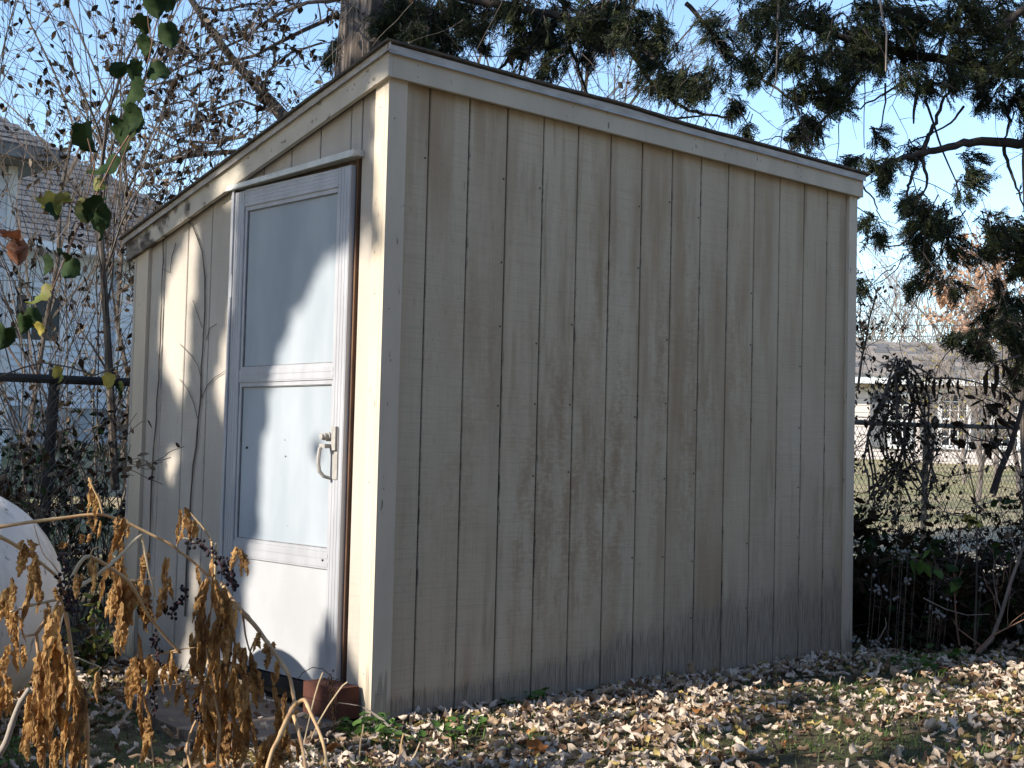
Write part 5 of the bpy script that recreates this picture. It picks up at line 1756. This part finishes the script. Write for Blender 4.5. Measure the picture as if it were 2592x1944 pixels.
# dark berry stalk, straw twigs by the brick
b5 = lambda X, Y: (780 + X / 5.53, 1700 + Y / 5.53)
v = empty('dark_berry_weed', on(*b5(360, 760), 2, .01), 'small dark dried weed with shrivelled berries before the bricks', 'weed')
mb = MB()
rr = random.Random(6)
main = [(370, 860), (355, 700), (360, 540), (350, 380), (340, 240), (320, 60)]
Q = [at(*b5(*p), 4.75) for p in main]
mb.tube(Q, .002, 4)
mb.tube([at(*b5(*p), 4.75) for p in ((320, 60), (200, -40), (60, -60), (-80, 20), (-150, 120))], .0014, 4)
mbb = MB()
for i in range(90):
    t = rr.random() * (len(Q) - 1.001)
    k = int(t)
    p = Q[k].lerp(Q[k + 1], t - k)
    c = p + RH * rr.gauss(0, .008 + .004 * (i % 3)) + FH * rr.gauss(0, .008) + Vector((0, 0, rr.gauss(0, .008)))
    s = rr.uniform(.002, .0042)
    mb.tube([p, c], .0006, 3)
    mbb.tube([c + Vector((0, 0, z * s)) for z in (-.9, -.5, .3, .9)], [s * q for q in (.3, .9, 1, .3)], 6)
part('stem', mb, M['dead_dark'], v)
part('berries', mbb, M['dead_dark'], v)
for k, (pts, d, lab_) in enumerate((([(-60, 1000), (30, 600), (90, 350), (150, 150), (205, 12)], 4.55, 'pale dry straw left of the dark berry weed'), ([(0, 1130), (60, 900), (150, 700), (280, 480), (420, 280), (480, 200), (550, 145)], 4.6, 'bent pale straw crossing in front of the bricks'),
                                    ([(705, 1420), (730, 1000), (760, 850), (775, 740)], 4.45, 'thin upright straw under the near shed corner'), ([(1370, 1349), (1500, 1150), (1570, 980)], 4.4, 'short pale straw leaning at the bottom of the lawn'),
                                    ([(1240, 1420), (1275, 1220), (1310, 960), (1335, 870)], 4.4, 'greenish straw standing by the fallen pale twig'), ([(1270, 1400), (1310, 1265)], 4.3, 'stubby straw at the bottom edge of the lawn'))):
    tag(part('straw', MB().tube([at(*b5(*p), d) for p in pts], .0026, 5), M['poke_stem_pale'] if k != 4 else M['poke_stem'], None), lab_, 'straw', 'dry straws by the bricks')
v = empty('fallen_twig', on(*b5(1200, 830), 2, .01), 'pale brown twig leaning on the near shed corner', 'twig')
mb = MB().tube([at(*b5(*p), 4.83 - .12 * i / 8) for i, p in enumerate(((420, 435), (580, 455), (720, 480), (880, 560), (960, 620), (1060, 690), (1160, 800), (1240, 850)))], [.0015, .0017, .002, .003, .0045, .0045, .005, .005], 6)
part('stem', mb, M['bark_light'], v)
part('branch', MB().tube([at(*b5(*p), 4.7) for p in ((1200, 820), (1350, 890), (1470, 935), (1570, 985))], [.006, .006, .005, .003], 6), M['poke_stem_pale'], v)
part('branch', MB().tube([at(*b5(*p), 4.7) for p in ((1345, 890), (1345, 950), (1345, 1000))], [.005, .004, .004], 6), M['poke_stem_pale'], v)


# ------------------------------------------------------------------ leaf litter and grass
def maple(seed):
    """curled, shrivelled maple-like leaf, unit size"""
    rr = random.Random(seed)
    n = 15
    rad = []
    for i in range(n):
        a = 2 * math.pi * i / n
        lob = .62 + .38 * abs(math.cos(2.5 * a)) ** 1.2
        rad.append(lob * rr.uniform(.75, 1.1) * .5)
    kx, ky = rr.uniform(3, 9) * rr.choice((1, -1)), rr.uniform(-1.6, 1.6)
    rings = [0.0, .55, 1.0]
    vs = [(0, 0, 0)]

    def bend(x, y):
        k = abs(kx)
        if k > .3:
            xx, zz = math.sin(k * x) / k, (1 - math.cos(k * x)) / k
        else:
            xx, zz = x, 0
        return xx, y * (1 - .15 * abs(ky) * abs(y)), zz * (1 if kx > 0 else -1) + ky * .5 * y * y
    for q in rings[1:]:
        for i in range(n):
            a = 2 * math.pi * i / n
            x, y, z = bend(math.cos(a) * rad[i] * q, math.sin(a) * rad[i] * q * 1.15)
            vs.append((x, y, z + rr.uniform(-.09, .09) * q))
    fs = []
    for i in range(n):
        j = (i + 1) % n
        fs.append((0, 1 + i, 1 + j))
        fs.append((1 + i, 1 + n + i, 1 + n + j))
        fs.append((1 + i, 1 + n + j, 1 + j))
    v = np.array(vs)
    v[:, 2] -= v[:, 2].min()
    return v, np.array(fs)


MAPLE = [maple(i) for i in range(14)]
NV = len(MAPLE)
KEYS = ['pale', 'tan', 'brown', 'yellow', 'orange']
WTS = np.array([.58, .22, .12, .07, .01])
rs = np.random.RandomState(3)
NL = 46000
X = rs.uniform(-2.6, 6.0, NL)
Y = rs.uniform(-2.7, 2.6, NL)
X[:1500] = rs.uniform(.7, 4.2, 1500)
Y[:1500] = -np.abs(rs.normal(0, .11, 1500)) - .005
# clumped litter: denser near the wall, thinner in grass patches
dens = .62 + .3 * np.sin(X * 3.1 + 1.2) * np.sin(Y * 4.3 + .4) + .25 * np.sin(X * 1.3 - Y * 2.2)
keep = rs.rand(NL) < np.clip(dens * 1.25 - .08, .14, 1)
keep &= ~((X > -.02) & (X < L + .03) & (Y > .0) & (Y < W + .1))
keep &= ~((X > -.45) & (X < 0) & (Y > -.02) & (Y < 1.0) & (rs.rand(NL) < .8))
keep &= ~((X > L + .1) & (Y > 1.2) & (rs.rand(NL) < .5))
X, Y = X[keep], Y[keep]
n = len(X)
kind = rs.choice(5, n, p=WTS / WTS.sum())
size = rs.uniform(.026, .062, n) * np.where(rs.rand(n) < .12, rs.uniform(1.2, 1.5, n), 1)
tilt = rs.normal(0, .45, (n, 2))
yaw = rs.uniform(0, 6.283, n)
var = rs.randint(0, NV, n)
Z = np.array([ground_z(a, b) for a, b in zip(X, Y)]) + rs.uniform(.0, .03, n)
Z[(X > -.5) & (X < -.01) & (Y > -.03) & (Y < 1.05)] = .016
info = []
for i in range(n):
    q = proj((X[i], Y[i], Z[i]))
    ok = q and -10 < q[0] < 2600 and q[1] < 1960
    hidden = (q and q[0] < 560) or (X[i] > -.5 and X[i] < 0)
    info.append(size[i] / q[2] if ok and not hidden else 0)
order = np.argsort(-np.array(info))
top = set(order[:300].tolist())
fallen_me = {(k, v_): arr_mesh('fallen_leaf', MAPLE[v_][0], MAPLE[v_][1], LEAFC[k]) for k in KEYS for v_ in range(NV)}
FL_LAB = {'pale': 'pale curled dry leaf', 'tan': 'tan shrivelled dry leaf', 'brown': 'dark brown dry leaf', 'yellow': 'yellow curled fallen leaf', 'orange': 'bright orange fallen leaf'}


def leaf_zone(x, y):
    q = proj((x, y, 0))
    if q[0] > 2160: return 'on the ground right of the shed' if q[1] < 1780 else 'on the lawn in the lower right corner'
    if y > -.22: return 'at the foot of the front wall' if x > 1.2 else 'close to the near shed corner'
    if q[1] > 1890: return 'on the shaded lawn along the bottom edge' if q[0] < 1400 else 'on the nearest sunny lawn'
    return 'on the sunny lawn before the left half of the wall' if q[0] < 1450 else 'on the sunny lawn before the right half of the wall'


def eulm(a, b, c):
    return Matrix.Rotation(c, 3, 'Z') @ Matrix.Rotation(b, 3, 'Y') @ Matrix.Rotation(a, 3, 'X')


Vs, Fs, Ms, off = [], [], [], 0
for i in range(n):
    if i in top:
        o = link('fallen_leaf', fallen_me[(KEYS[kind[i]], int(var[i]))])
        o.location = (X[i], Y[i], Z[i])
        o.rotation_euler = (tilt[i, 0], tilt[i, 1], yaw[i])
        o.scale = (size[i],) * 3
        tag(o, FL_LAB[KEYS[kind[i]]] + ' ' + leaf_zone(X[i], Y[i]), 'leaf', 'fallen leaves on the lawn')
    else:
        R3 = np.array(eulm(tilt[i, 0], tilt[i, 1], yaw[i]))
        v_ = MAPLE[var[i]][0] @ R3.T * size[i] + np.array([X[i], Y[i], Z[i]])
        Vs.append(v_); Fs.append(MAPLE[var[i]][1] + off); off += len(v_)
        Ms.append(np.full(len(MAPLE[var[i]][1]), kind[i]))
tag(link('leaf_litter', arr_mesh('leaf_litter', np.concatenate(Vs), np.concatenate(Fs), [LEAFC[k] for k in KEYS], False, np.concatenate(Ms))), 'loose litter of dry fallen leaves over the ground', 'leaf litter', kind='stuff')
# one vivid orange leaf on the lawn
p = on(1355, 1900, 2, .01)
o = link('fallen_leaf', fallen_me[('orange', 3)])
o.location = (p.x, p.y, .015); o.scale = (.085,) * 3; o.rotation_euler = (.3, -.5, 1)
tag(o, 'single vivid orange leaf in the shaded foreground lawn', 'leaf', 'fallen leaves on the lawn')
# a large dry leaf leaning on the wall foot
o = link('fallen_leaf', fallen_me[('tan', 5)])
p = on(1745, 1705, 1, -.02)
o.location = p; o.scale = (.1,) * 3; o.rotation_euler = (1.2, .2, .4)
tag(o, 'large reddish tan leaf leaning against the wall foot', 'leaf', 'fallen leaves on the lawn')

# grass
NG = 110000
X = rs.uniform(-2.6, 6.0, NG); Y = rs.uniform(-2.7, 2.6, NG)
dens = .5 + .35 * np.sin(X * 2.3 + .5) * np.sin(Y * 3.1 + 2) + .25 * np.sin(X * 5.1 + Y * 3.7)
keep = (rs.rand(NG) < np.clip(dens, .12, 1)) & ~((X > -.02) & (X < L + .03) & (Y > -.0) & (Y < W + .1)) & ~((X > -.46) & (X < 0) & (Y > -.05) & (Y < 1.1))
X, Y = X[keep], Y[keep]
n = len(X)
Zg = np.array([ground_z(a, b) for a, b in zip(X, Y)])
ang = rs.uniform(0, 6.283, n); hh = rs.uniform(.01, .036, n); ln = rs.uniform(.015, .05, n); wd = rs.uniform(.0012, .0025, n)
dx, dy = np.cos(ang), np.sin(ang)
P0 = np.stack([X - dy * wd, Y + dx * wd, Zg - .003], 1); P1 = np.stack([X + dy * wd, Y - dx * wd, Zg - .003], 1)
P2 = np.stack([X + dx * ln * .4 + dy * wd * .8, Y + dy * ln * .4 - dx * wd * .8, Zg + hh * .65], 1); P3 = np.stack([X + dx * ln * .4 - dy * wd * .8, Y + dy * ln * .4 + dx * wd * .8, Zg + hh * .65], 1)
P4 = np.stack([X + dx * ln, Y + dy * ln, Zg + hh], 1); P5 = P4 + np.stack([dy * .0004, -dx * .0004, 0 * dx], 1)
V = np.stack([P0, P1, P2, P3, P4, P5], 1).reshape(-1, 3)
b = np.arange(n)[:, None] * 6
F = np.concatenate([b + np.array([0, 1, 2, 3]), b + np.array([3, 2, 5, 4])], 0)
tag(link('grass', arr_mesh('grass', V, F, [M['grass'], M['green_weed']], False, np.tile((rs.rand(n) < .35).astype(int), 2))), 'short patchy grass growing through the leaf litter', 'grass', kind='stuff')


# small green weeds
def weed(x, y, n, rad, seed, label, sz=(.02, .04)):
    rr = random.Random(seed)
    gz = ground_z(x, y)
    o = empty('green_weed', (x, y, gz), label, 'weed', 'green weeds at the shed foot')
    ms, ml = MB(), MB()
    for i in range(n):
        a, q = rr.uniform(0, 6.283), rad * math.sqrt(rr.random())
        b = Vector((x + q * .5 * math.cos(a), y + q * .5 * math.sin(a), gz))
        t = Vector((x + q * math.cos(a), y + q * math.sin(a), gz + rr.uniform(.015, .075)))
        ms.tube([b, b.lerp(t, .6) + Vector((0, 0, .01)), t], .001, 3)
        s = rr.uniform(*sz) / 2
        nrm = Vector((rr.gauss(0, .4), rr.gauss(0, .4), 1)).normalized()
        u = nrm.orthogonal().normalized(); u.rotate(Matrix.Rotation(rr.uniform(0, 6.28), 3, nrm)); w_ = nrm.cross(u)
        ring = []
        for k in range(9):
            an = 2 * math.pi * k / 9
            rr_ = s * (1 if k else .55) * rr.uniform(.88, 1.08)
            ring.append(t + (u * math.cos(an) + w_ * math.sin(an)) * rr_ + nrm * s * .25)
        ml.add([t] + ring, [(0, 1 + k, 1 + (k + 1) % 9) for k in range(9)])
    part('stems', ms, M['green_weed'], o)
    part('leaves', ml, M['green_weed'], o)


for k, (px, py, n_, rad, lab_) in enumerate(((930, 1850, 60, .11, 'patch of round green weeds under the near shed corner'), (1000, 1880, 34, .09, 'green weeds in the leaf litter right of the shed corner'), (1320, 1775, 46, .1, 'tuft of green weeds at the foot of the front wall'),
                                            (1180, 1850, 16, .09, 'few small green weeds on the sunny lawn'), (2320, 1690, 22, .14, 'green broad weeds right of the shed'), (2400, 1660, 16, .1, 'light green weeds beside the pale large leaf at right'), (30, 1925, 20, .08, 'small bright weeds at the lower left corner'),
                                            (1140, 1860, 14, .06, 'pair of upright round leaves in the sunny litter'))):
    p = on(px, py, 2, .0)
    weed(p.x, p.y, n_, rad, 700 + k, lab_, (.02, .042) if px < 2000 else (.03, .06))

# ------------------------------------------------------------------ trees to the left of the frame that shade the yard
def pip(poly, x, y):
    c = False
    j = len(poly) - 1
    for i in range(len(poly)):
        xi, yi = poly[i]; xj, yj = poly[j]
        if (yi > y) != (yj > y) and x < (xj - xi) * (y - yi) / (yj - yi) + xi:
            c = not c
        j = i
    return c


KY = AZ.y / AZ.x
KZ = -TE / AZ.x


def wallp(pts):
    out = []
    for x, y in pts:
        q = on(x, y, 0, 0.)
        out.append((q.y, q.z))
    return out


def groundp(pts):
    out = []
    for x, y in pts:
        q = on(x, y, 2, .02)
        out.append((q.y - KY * q.x, q.z - KZ * q.x))
    return out


gaps = [wallp(p) for p in (
    [(470, 560), (445, 614), (416, 683), (387, 802), (383, 860), (394, 907), (416, 961), (445, 1027), (463, 990), (474, 889), (484, 745), (495, 622), (500, 545)],
    [(592, 480), (580, 600), (570, 750), (557, 802), (535, 925), (530, 990), (553, 1106), (571, 1008), (590, 889), (600, 690), (612, 470)],
    [(551, 525), (551, 465), (624, 410), (640, 450), (600, 510)],
    [(409, 1135), (445, 1135), (440, 1200), (420, 1240), (405, 1200)],
    [(485, 1385), (505, 1400), (478, 1640), (455, 1640)],
    [(852, 628), (810, 648), (782, 692), (775, 737), (796, 779), (754, 756), (731, 805), (712, 842), (701, 890), (689, 960), (671, 1053), (661, 1150), (652, 1255), (635, 1409), (617, 1537), (609, 1665), (590, 1760), (790, 1760), (796, 1716), (832, 1511), (852, 1419), (883, 1291), (909, 1204), (940, 1100), (1010, 700), (990, 600), (950, 640), (893, 620)],
    [(936, 240), (1010, 150), (1010, 440), (966, 470), (936, 490)],
    [(942, 1480), (909, 1593), (900, 1850), (960, 1850), (975, 1450)])]
gaps.append(groundp([(800, 1862), (930, 1812), (1300, 1730), (2157, 1670), (2800, 1660), (2800, 2050), (1500, 1990), (1330, 1925), (1000, 1885)]))
gaps.append([(-1.8, -1.1), (-.2, -1.1), (-.2, -.08), (-1.0, -.12), (-1.8, -.2)])
gaps.append([(.12, -.9), (1.5, -.9), (1.5, .12), (.12, .12)])
rs = np.random.RandomState(17)
pts = []
GS = .07
for yy in np.arange(-2.9, 2.3, GS):
    for z_ in np.arange(-1.1, 2.85, GS):
        y0, z0 = yy + rs.uniform(-.3, .3) * GS, z_ + rs.uniform(-.3, .3) * GS
        lit = any(pip(g_, y0, z0) for g_ in gaps)
        onw = 0 < y0 < 2.0 and z0 > .1
        if -.06 < y0 < 2.06 and .04 < z0 < 2.65:
            continue
        if lit:
            patch = math.sin(y0 * 9 + 1) * math.sin(z0 * 11 + .5) + .6 * math.sin(y0 * 17 - z0 * 13)
            if onw or patch < .75: continue
            if rs.rand() < .35: continue
        elif not onw and z0 < 2.2 and y0 < 1.9 and rs.rand() < .06:
            continue
        pts.append((y0, z0))
FINE = []
for y0 in np.arange(-.06, 2.07, .042):
    for z0 in np.arange(.04, 2.66, .042):
        a, b = y0 + rs.uniform(-.008, .008), z0 + rs.uniform(-.008, .008)
        if not any(pip(g_, a, b) for g_ in gaps):
            FINE.append((a, b))
q = on(800, 1130, 0, 0)
FINE.append((q.y, q.z))
for (px, py, k) in ((940, 560, 2),):
    q = on(px, py, 0, 0)
    for j in range(k):
        pts.append((q.y + rs.normal(0, .012), q.z + rs.normal(0, .02)))
for yy in np.arange(2.0, 3.6, .1):
    for z_ in np.arange(-.6, 2.0, .1):
        if (z_ < .9 and rs.rand() < .85) or (math.sin(yy * 7) * math.sin(z_ * 6 + 1) > .05 and rs.rand() < .8):
            pts.append((yy, z_))
for yy in np.arange(-2.9, 2.5, .11):  # upper crown added to block sky light and darken the right cedar
    for z_ in np.arange(2.85, 7.6, .11):
        if rs.rand() < .62:
            pts.append((yy + rs.uniform(-.04, .04), z_ + rs.uniform(-.04, .04)))
for yy in np.arange(3.6, 6.6, .12):  # crown of an unseen tall tree, added to darken the cedars
    for z_ in np.arange(5.4, 9.6, .12):
        if rs.rand() < .7:
            pts.append((yy + rs.uniform(-.04, .04), z_ + rs.uniform(-.04, .04)))
NF = len(FINE)
pts = np.array(FINE + pts)
n = len(pts)
s = 6.6 + 2.0 * rs.rand(n)
PX = np.stack([-s, pts[:, 0] - KY * s, pts[:, 1] - KZ * s], 1)
groups = np.where(pts[:, 0] < -.6, 0, np.where(pts[:, 0] < .95, 1, np.where(pts[:, 0] < 3.4, 2, 3)))
labs = ['leafy shade tree standing nearest the camera left of the yard', 'leafy shade tree opposite the storm door', 'leafy shade tree opposite the far shed end', 'tallest shade tree left of the fence']
for g_ in range(4):
    sel = PX[groups == g_]
    cx, cy = sel[:, 0].mean(), sel[:, 1].mean()
    top_ = sel[:, 2].max()
    o = empty('shade_tree', (cx - .3, cy, ground_z(cx, cy)), labs[g_], 'tree', 'shade trees left of the yard')
    rr = random.Random(900 + g_)
    bp = Vector((cx - .3, cy, ground_z(cx, cy) - .1))
    low = sel[:, 2].min()
    tp = Vector((cx, cy, min(low + .15, 8)))
    part('trunk', MB().tube([bp, bp.lerp(tp, .3) + Vector((.05, .03, 0)), bp.lerp(tp, .7), tp], [.16, .13, .1, .06], 10), M['bark'], o)
    mb = MB()
    for k in range(60):
        e = Vector(sel[rr.randint(0, len(sel) - 1)])
        st_ = bp.lerp(tp, rr.uniform(.75, 1))
        path = [st_.lerp(e, t_) for t_ in np.linspace(0, 1, 30)]
        if any(pip(gp, p_.y + KY * -p_.x, p_.z + KZ * -p_.x) for p_ in path for gp in gaps[:8]):
            continue
        mb.tube([st_, st_.lerp(e, .5), e], [.03, .018, .006], 5)
    part('limbs', mb, M['bark'], o)
    fine = (np.arange(n) < NF)[groups == g_]
    QD = (np.array([(-.5, -.5, 0), (.5, -.45, .1), (.55, .5, 0), (-.45, .5, .1)]), np.array([(0, 1, 2, 3)]))
    for msk, rp_, sd_, sz_ in ((fine, 6, .008, (.055, .075)), (~fine, 7, .022, (.07, .115))):
        if msk.any():
            cl = np.repeat(sel[msk], rp_, axis=0)
            cl = cl + rs.normal(0, sd_, cl.shape)
            link('crown', leaves_mesh('crown', QD, cl, sz_, rs, M['shade_leaf']), o, 'stuff')

# unseen oaks and evergreens added to cut sky light; oaks also bounce warm light
rs = np.random.RandomState(23)
lab = ['tall tan leafed oak behind the photographer, far left of its row', 'tall tan leafed oak, second of the row behind the photographer', 'tall tan leafed oak, third of the row behind the photographer', 'tall tan leafed oak, fourth of the row behind the photographer', 'tall tan leafed oak, fifth of the row behind the photographer', 'tall tan leafed oak behind the photographer, last of its row']
SPOT = [(-13 + 5.2 * k, -10.5 + 1.2 * math.sin(k * 2.1)) for k in range(6)] + [(-7.5, 8.6), (-5.6, 12.2), (-9.8, 12.6), (-11.5, -5.2), (-15.5, -7)]
lab += ['evergreen on the left side beyond the fence line, nearest', 'evergreen on the left side farthest beyond the fence', 'outermost evergreen on the left side beyond the fence', 'evergreen left of the photographer', 'outermost evergreen left of the photographer']
for k in range(len(SPOT)):
    x, y = SPOT[k]
    row = k < 6
    o = empty('oak_tree' if row else 'evergreen_tree', (x, y, -.05), lab[k], 'tree', 'oaks behind the photographer' if row else 'evergreens left of the yard')
    part('trunk', MB().tube([(x, y, -.3), (x, y, 3), (x + .1, y, 7.5)], [.22, .17, .05], 9), M['cedar_bark'], o)
    n = 2600
    z = rs.uniform(.3, 6.3, n)
    r_ = (2.9 * (1 - (z / 9.2) ** 1.6)) * np.sqrt(rs.uniform(.15, 1, n))
    a = rs.uniform(0, 6.283, n)
    pc = np.stack([x + r_ * np.cos(a), y + r_ * np.sin(a) * .8, z], 1)
    link('crown', leaves_mesh('crown', LT, pc, (.35, .6), rs, M['oak_leaf'] if row else M['cedar'], .5), o, 'stuff')
